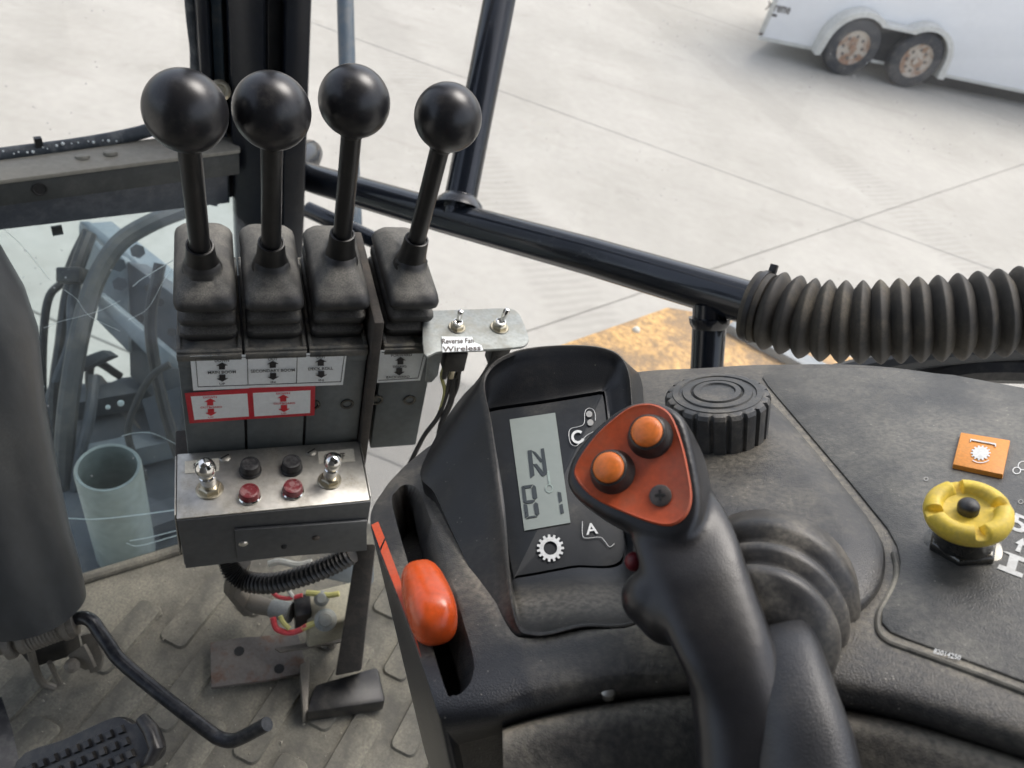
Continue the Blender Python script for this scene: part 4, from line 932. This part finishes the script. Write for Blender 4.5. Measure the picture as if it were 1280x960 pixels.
# arm coming out of the boot towards the operator, then down
rings = []
for (px, py, d, a, b) in ((950, 775, .322, .012, .012), (958, 795, .310, .0165, .016), (968, 830, .300, .0175, .018), (980, 880, .288, .0180, .020), (990, 940, .278, .0205, .022), (998, 1010, .27, .022, .024), (1003, 1080, .262, .023, .025)):
    rings.append(oval(P(px, py, d), (RT * .96 - UPV * -.28).normalized(), (FW * .8 - UPV * .5).normalized(), a, b))
mb = MB(); mb.loft(rings); part(js, 'arm', mb, m_arm, smooth=60)
# grip body: skin of ovals, then head, merged by voxel remesh
HN = (RT * -.36 + UPV * .36 - FW * .86).normalized()
HC = P(795, 585, .325)
def H(px, py, h=0.0): return onpl(px, py, HC + HN * h, HN)
mb = MB(); rings = []
for (px, py, d, a, b) in ((945, 1090, .262, .0195, .022), (940, 1020, .268, .019, .0215), (937, 960, .274, .0190, .021), (930, 900, .281, .0184, .0205), (917, 835, .289, .0178, .020), (893, 775, .297, .0195, .021), (873, 725, .306, .0205, .021), (858, 680, .315, .0215, .020), (842, 640, .325, .021, .018), (825, 605, .333, .016, .014)):
    rings.append(oval(P(px, py, d), (RT * .97 + UPV * .22).normalized(), (FW * .85 - UPV * -.5).normalized(), a, b, 28, 2.2))
mb.loft(rings)
ho = crom([H(x, y) for x, y in [(705, 597), (716, 565), (745, 530), (785, 503), (822, 500), (853, 518), (866, 560), (876, 615), (872, 655), (850, 676), (800, 668), (750, 645), (716, 620)]], 5, True)
hc = H(800, 590)
def hr(s_, h, dx=0, dy=0): return [hc + (p - hc) * s_ + HN * h + RT * dx + UPV * dy for p in ho]
mb.loft([hr(.55, -.040, .012, -.012), hr(.75, -.032, .009, -.009), hr(.90, -.022, .006, -.005), hr(.98, -.012, .002, -.002), hr(1.0, -.005), hr(.985, -.0015), hr(.95, .0005), hr(.6, .001)])
grip = part(js, 'grip', mb, m_grip)
# trigger bulge on the far side
mbt = MB(); mbt.sphere(P(812, 748, .312), .0120, 20, 14); mbt.sphere(P(836, 765, .308), .0135, 20, 14)
grip_t = part(js, 'bulge', mbt, m_grip)
for o_ in (grip, grip_t): pass
me2 = grip_t.data; bmj = bmesh.new(); bmj.from_mesh(grip.data); bmj.from_mesh(me2); bmj.to_mesh(grip.data); bmj.free(); bpy.data.objects.remove(grip_t)
bake(grip, [('REMESH', dict(mode='VOXEL', voxel_size=.0010)), ('SMOOTH', dict(factor=.5, iterations=60))]); shade(grip, 180)
tri = [(720, 598), (722, 578), (745, 545), (775, 518), (795, 507), (818, 506), (838, 518), (851, 548), (860, 585), (865, 622), (858, 645), (840, 657), (815, 654), (778, 640), (742, 622)]
tr_ = crom([H(x, y, .001) for x, y in tri], 4, True); tcn = H(795, 585, .001)
mb = MB(); mb.loft([[p - HN * .004 for p in tr_], [p + HN * .0006 for p in tr_], [tcn + (p - tcn) * .975 + HN * .0012 for p in tr_], [tcn + (p - tcn) * .93 + HN * .0006 for p in tr_], [tcn + (p - tcn) * .3 + HN * .0005 for p in tr_]])
part(js, 'faceplate', mb, m_or, smooth=50)
for px, py in ((813, 546), (766, 590)):
    q = H(px, py, .0012); mb = MB(); mb.lathe(q, HN, [(.0098, -.001), (.0098, .0005), (.0089, .0022), (.0082, .0042), (.0078, .0068), (.0069, .0074), (.0066, .0060)], 36); b_ = part(js, 'button', mb, m_blk)
    mb = MB(); mb.lathe(q, HN, [(.0067, .004), (.0066, .0078), (.0056, .0090), (.003, .0096), (.0003, .0098)], 32); part(b_, 'button_cap', mb, m_orb, smooth=60)
hx_ = (RT - HN * RT.dot(HN)).normalized(); hy_ = HN.cross(hx_)
q = H(826, 620, .0012); mb = MB(); mb.lathe(q, HN, [(.0046, -.001), (.0046, .0010), (.0038, .0014), (.0003, .0015)], 24); s_ = part(js, 'screw', mb, m_scr)
mb = MB(); mb.cbox(q + HN * .0016, hx_ * .0022, hy_ * .0005, HN * .0002); mb.cbox(q + HN * .0016, hx_ * .0005, hy_ * .0022, HN * .0003); part(s_, 'screw_cross', mb, m_dark)
mb = MB(); mb.sphere(P(793, 702, .327), .0042, 16, 10); part(js, 'trigger', mb, mat('trigger_red', (.12, .006, .012), .45))
# throttle lever
tl = thing('throttle_lever', 'glossy orange lever knob standing in the console slot', 'lever', cpl(545, 765, -.03))
tc_ = cpl(534, 748, .010); tx = (cpl(553, 800, .01) - cpl(514, 695, .01)).normalized(); ty = (RT - tx * RT.dot(tx)).normalized(); tz = tx.cross(ty)
if tz.dot(CAM - tc_) < 0: tz = -tz
mb = MB(); rings = []
NS = 22
for i in range(NS + 1):
    t = -math.cos(math.pi * i / NS); s_ = max(.004, (1 - abs(t) ** 3.4) ** (1 / 2.6)); w_ = .0108 * (1 + .10 * t)
    rings.append(oval(tc_ + tx * (t * .0238) + tz * (-.002 * t * t), ty, tz, w_ * s_, .0125 * s_, 32, 2.7))
mb.loft(rings); part(tl, 'knob', mb, m_orl, smooth=80)
mb = MB(); mb.cbox(cpl(540, 772, -.012), tx * .012, ty * .004, CN * .016); part(tl, 'stem', mb, m_blk, bev=.001)

# rotary knob
rk = thing('rotary_knob', 'round ribbed dark grey rotary knob on the console', 'knob', cpl(897, 550, 0))
ro = cpl(897, 552, .002); RR = .0298
mb = MB(); mb.lathe(ro, CN, [(.0275, 0), (.0285, .001), (.0285, .004), (.0275, .0045)], 64); part(rk, 'collar', mb, m_rot)
NR = 20; rings = []; x_ = CN.orthogonal().normalized(); y_ = CN.cross(x_)
def kring(r, h, amp):
    out = []
    for k in range(NR * 8):
        a = 2 * math.pi * k / (NR * 8); ph = (k % 8) / 8
        rr2 = r - (amp if ph in (0.0, .125) else 0)
        out.append(ro + CN * h + rr2 * (math.cos(a) * x_ + math.sin(a) * y_))
    return out
KH = .0330
rings = [kring(.0285, .0045, .001), kring(.0290, .006, .0015), kring(RR, .020, .0018), kring(RR + .0006, KH - .003, .0018), kring(RR - .0006, KH - .0008, .0018), kring(RR - .003, KH, .0008)]
mb = MB(); mb.loft(rings); part(rk, 'skirt', mb, m_rot, smooth=30)
mb = MB(); mb.lathe(ro, CN, [(RR - .0035, KH - .001), (RR - .004, KH + .0006), (.0225, KH + .0008), (.0218, KH - .0004), (.0205, KH - .0004), (.0198, KH + .0010), (.0155, KH + .0012), (.0150, KH + .0), (.0142, KH + .0), (.0136, KH + .0016), (.0105, KH + .0018), (.0099, KH + .0008), (.0003, KH + .0010)], 64); part(rk, 'top_disc', mb, m_rot, smooth=30)

# yellow push knob
yk = thing('push_knob', 'yellow four notched push pull knob with black centre button on the panel', 'knob', cpl(1203, 684, 0))
yo = cpl(1203, 683, .0015)
CN_keep = CN; CN = (CN_keep + (CAM - yo).normalized() * .38).normalized()
mb = MB(); mb.lathe(yo, CN, [(.0158, -.003), (.0158, .0005), (.0146, .001)], 48); part(yk, 'washer', mb, m_nut)
mb = MB(); mb.lathe(yo + CN * .001, CN, [(.0148, 0), (.0148, .004), (.0136, .0052), (.011, .0052)], 6, xr=RT); part(yk, 'nut', mb, m_nut, bev=.0005)
mb = MB(); mb.lathe(yo, CN, [(.0125, .005), (.0125, .020), (.010, .020)], 32); part(yk, 'neck', mb, m_nut)
YR = .0198; xk = (RT - CN * RT.dot(CN)).normalized(); yk_ = CN.cross(xk); NK = 96; rings = []
def yring(r, h, notch):
    out = []
    for k in range(NK):
        a = 2 * math.pi * k / NK; da_ = abs(((a - math.radians(40)) % (math.pi / 2)) - math.pi / 4); inn = max(0, 1 - da_ / .16) if da_ < .16 else 0
        inn = 1 if da_ < .11 else (0 if da_ > .17 else (.17 - da_) / .06)
        out.append(yo + CN * (h - notch * inn) + r * (math.cos(a) * xk + math.sin(a) * yk_))
    return out
DK = .0058; SK = .90
rings = [yring(r * SK, h + DK, n_) for r, h, n_ in ((.012, .0125, 0), (.017, .013, 0), (.0192, .0148, 0), (YR, .0175, 0), (.0194, .0202, .001), (.0182, .0218, .0022), (.0165, .0228, .0036), (.0140, .0230, .0042), (.0122, .0222, .0036), (.0108, .0194, .0004), (.009, .0190, 0), (.005, .0190, 0))]
mb = MB(); mb.loft(rings); part(yk, 'knob_cap', mb, m_yel, smooth=45)
mb = MB(); mb.lathe(yo, CN, [(.0043, .023), (.0045, .0281), (.0038, .0295), (.002, .0303), (.0003, .0305)], 24); part(yk, 'centre_button', mb, m_btnb, smooth=60)
CN = CN_keep
# amber tile
at = thing('warning_tile', 'amber square symbol tile beside the yellow knob', 'tile', cpl(1226, 570, 0))
aq = [cpl(1201, 540, .004), cpl(1263, 550, .004), cpl(1254, 593, .004), cpl(1191, 580, .004)]
mb = MB(); mb.prism([p - CN * .0055 for p in aq], CN * .0055); part(at, 'tile', mb, m_tile, bev=.0006)
def AT(px, py): return cpl(px, py, .0043)
def gear(parent, cx, cy, r, teeth, fn, mt_, hole=0.0, sy=.85, name='gear_symbol', rt=.80):
    pts = []
    for k in range(teeth):
        for da2, rr2 in ((-.30, rt), (-.20, 1), (.20, 1), (.30, rt)):
            a = 2 * math.pi * (k + da2) / teeth; pts.append((math.cos(a) * rr2, math.sin(a) * rr2))
    n = len(pts); mb = MB(); lift = (CAM - fn(cx, cy)).normalized() * .0005
    if hole:
        for i in range(n):
            a, b = pts[i], pts[(i + 1) % n]
            f_ = lambda p, s_: fn(cx + r * p[0] * s_, cy + r * sy * p[1] * s_) + lift
            na = math.hypot(*a); nb = math.hypot(*b)
            mb.add([f_(a, 1), f_(b, 1), f_(b, hole / nb), f_(a, hole / na)], [(0, 1, 2, 3)])
    else:
        c_ = fn(cx, cy) + lift
        for i in range(n):
            a, b = pts[i], pts[(i + 1) % n]; mb.add([c_, fn(cx + r * a[0], cy + r * sy * a[1]) + lift, fn(cx + r * b[0], cy + r * sy * b[1]) + lift], [(0, 1, 2)])
    return part(parent, name, mb, mt_, smooth=0)
gear(at, 1226, 566, 12.5, 14, AT, m_print, sy=.75)
ringmark(at, 1226, 569, 14, 1.6, m_print, AT, 10, 40, 140, .70, 'arc_symbol')
flat(at, 'bracket_symbol', [AT(1213, 549), AT(1245, 555), AT(1245, 559), AT(1243.5, 559), AT(1243.5, 556.5), AT(1214, 551), AT(1213.5, 553), AT(1212.5, 553)], m_print, .0004)

# ------------------------------------------------------------------ display pod
dp = thing('display_pod', 'black hooded instrument pod with grey digital readout set into the console', 'display', cpl(700, 760, 0))
rim = [(605, 470, .470), (640, 441, .480), (700, 432, .487), (757, 436, .490), (783, 457, .486), (791, 510, .462), (798, 640, .405), (806, 768, .3465), (725, 785, .3405), (668, 795, .339), (642, 768, .352), (626, 640, .405), (612, 530, .447)]
base = [(529, 578, .47), (600, 475, .56), (700, 470, .58), (775, 462, .58), (800, 470, .57), (806, 530, .50), (812, 650, .41), (816, 774, .352), (725, 793, .346), (655, 803, .345), (622, 786, .353), (582, 700, .395), (545, 620, .44)]
inn = [(608, 520, .486), (613, 512, .487), (680, 502, .490), (742, 492, .493), (752, 491, .493), (757, 500, .490), (768, 600, .452), (782, 700, .418), (715, 712, .413), (648, 724, .408), (639, 720, .4085), (625, 630, .439), (612, 540, .478)]
# fit the inner loop to the face plane so the face is flat
fa, fb, fc = P(609, 512, .480), P(755, 490, .486), P(640, 724, .389)
FN = (fb - fa).cross(fc - fa).normalized()
if FN.dot(CAM - fa) < 0: FN = -FN
def FP(px, py, h=0.0): return onpl(px, py, fa + FN * h, FN)
NL = 8
rimL = crom([P(*p) for p in rim], NL, True); baseL = crom([P(*p) for p in base], NL, True); innL = crom([FP(p[0], p[1]) for p in inn], NL, True)
ctr = FP(690, 610)
def towards(l, s_, h): return [p + (P(700, 620, .42) - p).normalized() * s_ + FN * h for p in l]
mb = MB(); mb.loft([[p - CN * .03 for p in baseL], baseL, [a_.lerp(b_, .5) for a_, b_ in zip(baseL, rimL)], [a_.lerp(b_, .93) for a_, b_ in zip(baseL, rimL)], [a_.lerp(b_, .985) + FN * .0008 for a_, b_ in zip(baseL, rimL)], towards(rimL, .0012, .0010), towards(rimL, .0026, .0002), [a_.lerp(b_, .18) for a_, b_ in zip(rimL, innL)], [a_.lerp(b_, .36) for a_, b_ in zip(rimL, innL)], [a_.lerp(b_, .54) for a_, b_ in zip(rimL, innL)], [a_.lerp(b_, .72) for a_, b_ in zip(rimL, innL)], [a_.lerp(b_, .9) for a_, b_ in zip(rimL, innL)], [p + FN * .0012 for p in innL], [p - FN * .004 for p in innL]], cap0=False, cap1=True)
hood = part(dp, 'hood', mb, m_conglo, smooth=45)
lip = [P(655, 760, .365), P(720, 752, .362), P(800, 738, .36)]; rimw = rimL + rimL[:1]
grime(hood, lambda p: .85 * math.exp(-(near(p, lip) / .011) ** 2) + .25 * math.exp(-(near(p, rimw) / .0015) ** 2))
mb = MB(); il = [ctr + (p - ctr) * .965 for p in innL]; mb.loft([[p - FN * .003 for p in il], [p + FN * .0006 for p in il]]); face = part(dp, 'face', mb, m_face, bev=.0004)
lq = [FP(637, 525, .0008), FP(694, 516.5, .0008), FP(713, 654, .0008), FP(655.5, 664, .0008)]
mb = MB(); mb.prism(lq, FN * .0005); part(face, 'screen', mb, m_lcd)
def FT(px, py): return FP(px, py, .0014)
def seg(pts, mt_=m_seg, par=None): flat(par or face, 'screen_segment', [FT(x, y) for x, y in pts], mt_, .0003)
# segmented characters
for q in ([(659.5, 563.5), (664.5, 562.8), (668.2, 594), (663.2, 598)], [(675.8, 561.3), (680, 560.6), (684.4, 591.5), (679.8, 595.5)],
          [(664.8, 563.5), (669.5, 565.5), (679.6, 577), (675.6, 577.8)], [(666.6, 580.5), (671, 580), (680.5, 592), (679.6, 595.5), (677, 595)],
          [(651.8, 608.6), (656.6, 611.5), (658.6, 626.5), (654.4, 628.5)], [(652.5, 607.8), (666.5, 605.8), (663.5, 610), (656.6, 611)], [(667.3, 606.3), (670, 609), (671.8, 622.6), (668.6, 624.6), (665.8, 622), (664.4, 610.5)], [(655, 628.6), (659, 626), (665.4, 625), (669.2, 626), (665.6, 629), (659.6, 629.9)], [(654.6, 630.2), (659, 631), (661, 645), (656.6, 648)], [(669.3, 628), (672.6, 630), (674.4, 642.4), (671.8, 645), (668.6, 642), (667, 630.5)], [(657.4, 649), (661.4, 645.8), (668.4, 644.6), (671.6, 646.4)],
          [(697, 615), (701.3, 616), (702.8, 626.5), (699, 629)], [(699.2, 631.5), (703.2, 630), (705, 641), (701, 643)]): seg(q)
seg([(683.5, 589), (686.5, 588.5), (688.5, 606), (686, 606.5)], m_segf); ringmark(face, 686.5, 610.5, 5, 1.2, m_segf, FT, 16, sy=1.1, name='screen_segment')
gear(face, 688, 685, 17, 15, FT, m_print, hole=.50, sy=1.0)
# worn outline symbols
def outline(pts, w=.9, mt_=m_print):
    mb = MB(); pp_ = crom([FT(x, y) for x, y in pts], 4); mb.tube([p + FN * .0003 for p in pp_], w * .45 / 961 * .5, 6); part(face, 'outline_symbol', mb, mt_)
outline([(742, 540), (733, 545), (724, 555), (719, 558), (713, 554), (711, 542), (714, 536), (722, 534), (730, 530), (731, 516), (735, 511), (741, 512), (744, 518), (744, 526)])
ringmark(face, 722.5, 546, 8.5, 3.2, m_print, FT, 18, 20, 310, 1.0, 'letter_symbol')
ringmark(face, 736.5, 517.5, 4, 4, m_printd, FT, 12, sy=1); ringmark(face, 738, 528, 4, 4, m_printd, FT, 12, sy=1)
outline([(728, 652), (728, 668), (732, 673), (750, 672), (756, 677), (762, 684), (768, 680)])
text(face, 'letter_symbol', 'A', FT(733, 669), FT(748, 667), FT(731, 655), m_print, lift=.0002)

# ------------------------------------------------------------------ corrugated hose on the rail
hz = thing('corrugated_hose', 'dusty black corrugated rubber hose sleeved over the guard rail end', 'hose', P(1100, 400, .66))
hp = crom([P(938, 381, .745), P(975, 391, .730), (P(1020, 400, .714)), P(1075, 403, .697), P(1130, 401, .682), P(1190, 397, .668), P(1245, 392, .657), P(1310, 385, .645), P(1380, 378, .634), P(1480, 366, .615), P(1620, 345, .60)], 24)
# resample uniform
acc = [0]
for a_, b_ in zip(hp, hp[1:]): acc.append(acc[-1] + (b_ - a_).length)
def at_len(s_):
    for i in range(len(acc) - 1):
        if acc[i + 1] >= s_: return hp[i].lerp(hp[i + 1], (s_ - acc[i]) / (acc[i + 1] - acc[i] + 1e-9))
    return hp[-1]
N_ = 760; pts = [at_len(acc[-1] * k / N_) for k in range(N_ + 1)]; rs = []
pitch = .0155
for k in range(N_ + 1):
    s_ = acc[-1] * k / N_
    if s_ < .016: r = .0335 + .001 * math.sin(s_ / .016 * math.pi)
    else:
        ph = ((s_ - .016) / pitch) % 1.0
        r = .0298 + .0084 * (.72 * math.sin(math.pi * ph) + .28 * (1 - abs(2 * ph - 1)))
    rs.append(r)
rs[0] = .028
mb = MB(); mb.tube(pts, rs, 48); part(hz, 'hose_wall', mb, m_hose, smooth=60)
kp = at_len(.008); tg_ = (at_len(.012) - at_len(.004)).normalized()
mb = MB(); mb.lathe(kp, tg_, [(.0335, -.0025), (.0355, -.0025), (.0358, 0), (.0355, .0025), (.0335, .0025)], 48, cap0=False, cap1=False); zt = part(hz, 'zip_tie', mb, m_blk)
upn = (UPV - tg_ * UPV.dot(tg_)).normalized()
mb = MB(); mb.cbox(kp + upn * .038 + tg_ * .002, tg_ * .0035, upn * .0045, tg_.cross(upn) * .003); part(zt, 'tie_head', mb, m_blk, bev=.0006)
# grey window ledge behind the hose at right
mb = MB(); lp = crom([P(1040, 470, .80), P(1120, 452, .78), P(1200, 440, .76), P(1300, 434, .74), P(1400, 436, .72), P(1600, 450, .69), P(1800, 480, .66)], 5)
mb.tube(lp, [.012] * len(lp), 10)
tag(part(None, 'window_ledge', mb, m_col, loc=lp[0]), 'grey curved window ledge beneath the corrugated hose', 'ledge')
mb = MB(); mb.tube(crom([P(1130, 485, .80), P(1200, 462, .78), P(1300, 460, .76), P(1400, 462, .74), P(1600, 474, .71), P(1800, 500, .68)], 5), .016, 10)
tag(part(None, 'door_seal', mb, m_blk, loc=P(1200, 465, .78)), 'black door seal in the gap behind the console edge', 'seal')

# ------------------------------------------------------------------ steering column, pedal, rod
sc_ = thing('steering_column', 'scuffed grey steering column shroud by the lower window', 'steering column', P(-40, 800, .80))
secs = [(-150, -80, .56), (-110, 90, .585), (-75, 200, .60), (-45, 270, .62), (-16, 320, .64), (12, 375, .655), (30, 430, .665), (40, 520, .69), (58, 610, .72), (74, 680, .745), (90, 735, .765), (97, 765, .78)]
rings = []
for i, (rx, ry, d) in enumerate(secs):
    rad = [.034, .036, .040, .05, .072, .085, .088, .085, .08, .077, .075, .073][i]
    edge = P(rx, ry, d + .02); c = edge - (RT * .98 - UPV * .15).normalized() * rad
    dn = (P(60, 610, .72) - P(44, 480, .68)).normalized()
    e1_ = (RT * .95 - UPV * .32); e1_ = (e1_ - dn * e1_.dot(dn)).normalized(); e2_ = dn.cross(e1_)
    tilt = 0
    rings.append([p for p in oval(c, e1_, e2_, rad, rad * .8, 40, 2.3)])
mb = MB(); mb.loft(rings); part(sc_, 'shroud', mb, m_col, smooth=60)
pv = thing('pedal_linkage', 'black bent lever rod on a sprung pivot under the steering column', 'lever', onpl(95, 850, V(), Z))
s0, s1 = P(-10, 812, .80), P(92, 778, .82)
sx = (s1 - s0).normalized()
mb = MB(); mb.tube([s0, s1], .0085, 16); part(pv, 'pivot_shaft', mb, m_dirtm)
hel = []; c0_ = P(34, 799, .81); c1_ = P(80, 782, .818); aa = sx.orthogonal().normalized(); ab = sx.cross(aa)
for k in range(10 * 14 + 1):
    t = k / 140; an = k / 14 * 2 * math.pi; hel.append(c0_.lerp(c1_, t) + (aa * math.cos(an) + ab * math.sin(an)) * .0125)
mb = MB(); mb.tube(hel, .0019, 7); part(pv, 'coil_spring', mb, m_dirtm)
for px, py, d, r in ((14, 805, .803, .0155), (30, 800, .806, .014), (84, 780, .818, .017), (92, 777, .819, .015)):
    q = P(px, py, d); mb = MB(); mb.lathe(q - sx * .004, sx, [(r, 0), (r, .006), (r * .8, .007)], 20); part(pv, 'washer', mb, m_dirtm)
rp = crom([P(88, 777, .82), P(100, 772, .818), P(114, 776, .815), P(126, 792, .812), P(136, 806, .81), P(152, 827, .808), P(205, 871, .80), P(262, 915, .79), P(275, 923, .787), P(289, 926, .783), P(304, 921, .778), P(334, 905, .765)], 6)
mb = MB(); mb.tube(rp, [.0072] * len(rp), 14); part(pv, 'lever_rod', mb, m_rod)
mb = MB(); mb.prism([P(84, 820, .84), P(104, 806, .84), P(112, 822, .84), P(118, 835, .85), P(106, 838, .85), P(94, 832, .85)], FW * .006); part(pv, 'bracket', mb, m_dirtm, bev=.001)
mb = MB(); mb.prism([P(100, 795, .85), P(118, 790, .85), P(128, 820, .87), P(124, 840, .88), P(112, 842, .88)], FW * .006); part(pv, 'bracket', mb, m_dirtm, bev=.001)
q = P(90, 832, .838); mb = MB(); mb.lathe(q, CAM - q, [(.008, -.004), (.008, .003), (.004, .006), (.0005, .006)], 12); part(pv, 'bolt', mb, m_dirtm)
mb = MB(); mb.tube(crom([P(38, 812, .82), P(44, 835, .85), P(52, 852, .87), P(68, 860, .88)], 5), .004, 8); part(pv, 'spring_leg', mb, m_dirtm)
mb = MB(); mb.tube([P(62, 828, .84), P(75, 855, .87)], .0028, 8); part(pv, 'spring_leg', mb, m_dirtm)
mb = MB(); q0 = [P(20, 812, .83), P(78, 795, .83), P(84, 822, .86), P(40, 835, .86)]; mb.prism(q0, FW * .03); part(pv, 'pivot_box', mb, m_blk, bev=.002)

pd = thing('foot_pedal', 'black rubber foot pedal with square grip studs on the cab floor', 'pedal', onpl(110, 960, V(), Z))
pdn = (Z * .86 - V((.25, .45, 0))).normalized(); p0_ = P(110, 945, .745)
def PD(px, py, h=0.0): return onpl(px, py, p0_ + pdn * h, pdn)
outl = crom([PD(x, y) for x, y in [(20, 952), (80, 924), (135, 899), (152, 897), (166, 905), (178, 897), (192, 910), (200, 935), (190, 952), (150, 972), (100, 1000), (20, 1040)]], 4, True)
mb = MB(); mb.prism([p - pdn * .012 for p in outl], pdn * .012); part(pd, 'pad', mb, m_pedal, bev=.002)
mb = MB(); mb.tube([PD(177, 898, .001), PD(188, 912, .003), PD(196, 935, .003), PD(186, 953, .001)], [.006, .0075, .0075, .006], 12); part(pd, 'side_lip', mb, m_pedal)
ex_ = (PD(160, 921) - PD(146, 927)); ey_ = (PD(166, 936) - PD(160, 921))
o_ = PD(152, 912)
for i in range(-9, 1):
    for j in range(0, 6):
        c = o_ + ex_ * (i * 1.0) + ey_ * j * 1.02
        a_, b_ = ex_ * .32, ey_ * .34
        if (c - PD(110, 950)).length > .11: continue
        mb = MB(); mb.loft([[c - a_ - b_ + pdn * .0, c + a_ - b_, c + a_ + b_, c - a_ + b_], [c + pdn * .004 - a_ * .75 - b_ * .75, c + pdn * .004 + a_ * .75 - b_ * .75, c + pdn * .004 + a_ * .75 + b_ * .75, c + pdn * .004 - a_ * .75 + b_ * .75]]); part(pd, 'stud', mb, m_pedal, smooth=0)
mb = MB(); mb.tube([P(-8, 880, .80), P(5, 920, .78), P(14, 965, .76), P(20, 1010, .745)], .011, 4); part(pd, 'pedal_arm', mb, m_rod)

# ------------------------------------------------------------------ small parts under the switch box
Fz = V()
rpz = thing('rusty_bracket', 'rust edged flat steel floor bracket with bolt holes', 'bracket', onpl(320, 830, Fz, Z))
def FL(px, py, h=.012): return onpl(px, py, Z * h, Z)
mb = MB(); mb.prism([FL(263, 806), FL(300, 800), FL(372, 794), FL(384, 843), FL(330, 853), FL(264, 862)], Z * .006); part(rpz, 'plate', mb, m_rust, bev=.0008)
for px, py, r in ((299, 814, .006), (349, 836, .006), (281, 808, .004)):
    mb = MB(); mb.lathe(FL(px, py, .018), Z, [(r, -.001), (r, .0006), (.0003, .0006)], 16); part(rpz, 'bolt_hole', mb, m_dark if r > .005 else m_rust)
mb = MB(); mb.prism([FL(374, 845, .002), FL(386, 838, .002), FL(384, 900, .002), FL(378, 905, .002)], Z * .03); part(rpz, 'foot', mb, m_dirtm, bev=.001)
sv = thing('solenoid_valve', 'cream solenoid valve with red and yellow wires on the cab floor', 'valve', onpl(410, 800, Fz, Z))
def SV(px, py, h): return onpl(px, py, Z * h, Z)
sv_c = P(414, 768, .93)
sv_x = (P(450, 757, .93) - P(390, 772, .93)).normalized()
mb = MB(); mb.cbox(sv_c, sv_x * .032, Z * .024, BV * .024); part(sv, 'body', mb, m_cream, bev=.004, seg=3)
mb = MB(); mb.lathe(P(407, 775, .90), CAM - P(407, 775, .90), [(.013, -.01), (.013, .006), (.008, .008), (.007, .014), (.001, .015)], 20); part(sv, 'port', mb, m_zinc)
mb = MB(); mb.lathe(P(402, 748, .90), CAM - P(402, 748, .90), [(.009, -.01), (.009, .006), (.005, .012), (.001, .012)], 16); part(sv, 'port', mb, m_zinc)
mb = MB(); mb.cbox(P(378, 765, .92), sv_x * .010, Z * .018, BV * .014); part(sv, 'coil', mb, m_blk, bev=.003)
mb = MB(); mb.tube([P(306, 748, .96), P(325, 757, .94), P(346, 762, .93)], [.012, .011, .009], 14); part(sv, 'hose_barb', mb, m_dirtm)
mb = MB(); mb.tube([P(340, 760, .925), P(364, 766, .92)], [.011, .013], 14); part(sv, 'fitting', mb, m_zinc)
for pts, mt_, r in (([(341, 772), (346, 786), (362, 791), (376, 787), (384, 782)], m_wred, .0035), ([(350, 770), (354, 778), (362, 786)], m_wyel, .003), ([(378, 786), (390, 780), (400, 777)], m_wyel, .0035), ([(383, 741), (395, 742), (410, 744), (424, 742)], m_wyel, .0035), ([(354, 728), (362, 740), (368, 748)], m_wwh, .0025), ([(336, 735), (346, 745), (360, 748), (378, 744)], m_wred, .0025), ([(336, 705), (350, 702), (372, 706), (390, 703)], m_wwh, .004)):
    mb = MB(); mb.tube(crom([P(x, y, .895) for x, y in pts], 5), r, 8); part(sv, 'wire', mb, mt_)
mb = MB(); mb.prism([FL(343, 812, .04), FL(426, 798, .04), FL(428, 804, .04), FL(350, 817, .04)], Z * .004); part(sv, 'mount_plate', mb, m_dirtm, bev=.001)
mb = MB(); mb.tube([FL(415, 806, .0), FL(413, 802, .04)], .006, 10); part(sv, 'mount_leg', mb, m_dirtm)
# corrugated conduit
cpth = crom([P(285, 700, .80), P(292, 716, .80), (P(310, 727, .80)), P(340, 729, .795), P(375, 721, .79), P(410, 708, .785), P(440, 692, .78)], 24)
rs = [.0098 + .0013 * math.sin(k * 1.57) for k in range(len(cpth))]
mb = MB(); mb.tube(cpth, rs, 20); tag(part(None, 'cable_conduit', mb, m_blk, loc=cpth[0]), 'black corrugated cable conduit sagging below the steel switch box', 'conduit')
mb = MB(); mb.box(B(-.004, -.02, -.26), BU * .02, BV * .02, Z * .09); mb.box(B(.15, .02, -.5), BU * .012, BV * .05, Z * .32)
# support strut and dark foot under the block
stt = thing('support_stand', 'dark steel stand carrying the valve block beside the console', 'stand', onpl(420, 880, Fz, Z))
mb = MB(); mb.loft([[P(446, 680, .80), P(470, 680, .80), P(470, 680, .84), P(446, 680, .84)], [P(419, 845, .90), P(452, 838, .90), P(452, 838, .94), P(419, 845, .94)]]); part(stt, 'strut', mb, m_housd, bev=.003)
mb = MB(); fq = [FL(382, 868, .03), FL(420, 846, .05), FL(470, 836, .05), FL(470, 905, .0), FL(440, 912, .0), FL(386, 905, .0)]
mb.prism([FL(380, 905, .001), FL(392, 868, .001), FL(470, 845, .001), FL(480, 890, .001)], Z * .03); part(stt, 'foot', mb, m_blk, bev=.006)
mb = MB(); mb.box(B(.02, .03, -.95 + .44), BU * .03, BV * .06, Z * .0); 
mb = MB(); mb.tube([P(300, 700, .84), P(292, 735, .93), P(312, 760, .96)], .012, 10); part(stt, 'hose_tail', mb, m_dirtm)
mb = MB(); mb.prism([P(398, 722, .95), P(432, 694, .95), P(462, 700, .95), P(462, 735, .95)], FW * .03); part(stt, 'cross_bar', mb, m_gpaint, bev=.002)
mb = MB(); mb.cbox(B(.0, .03, -.2), BU * .012, BV * .02, Z * .055); part(stt, 'box_bracket', mb, m_housd, bev=.002)
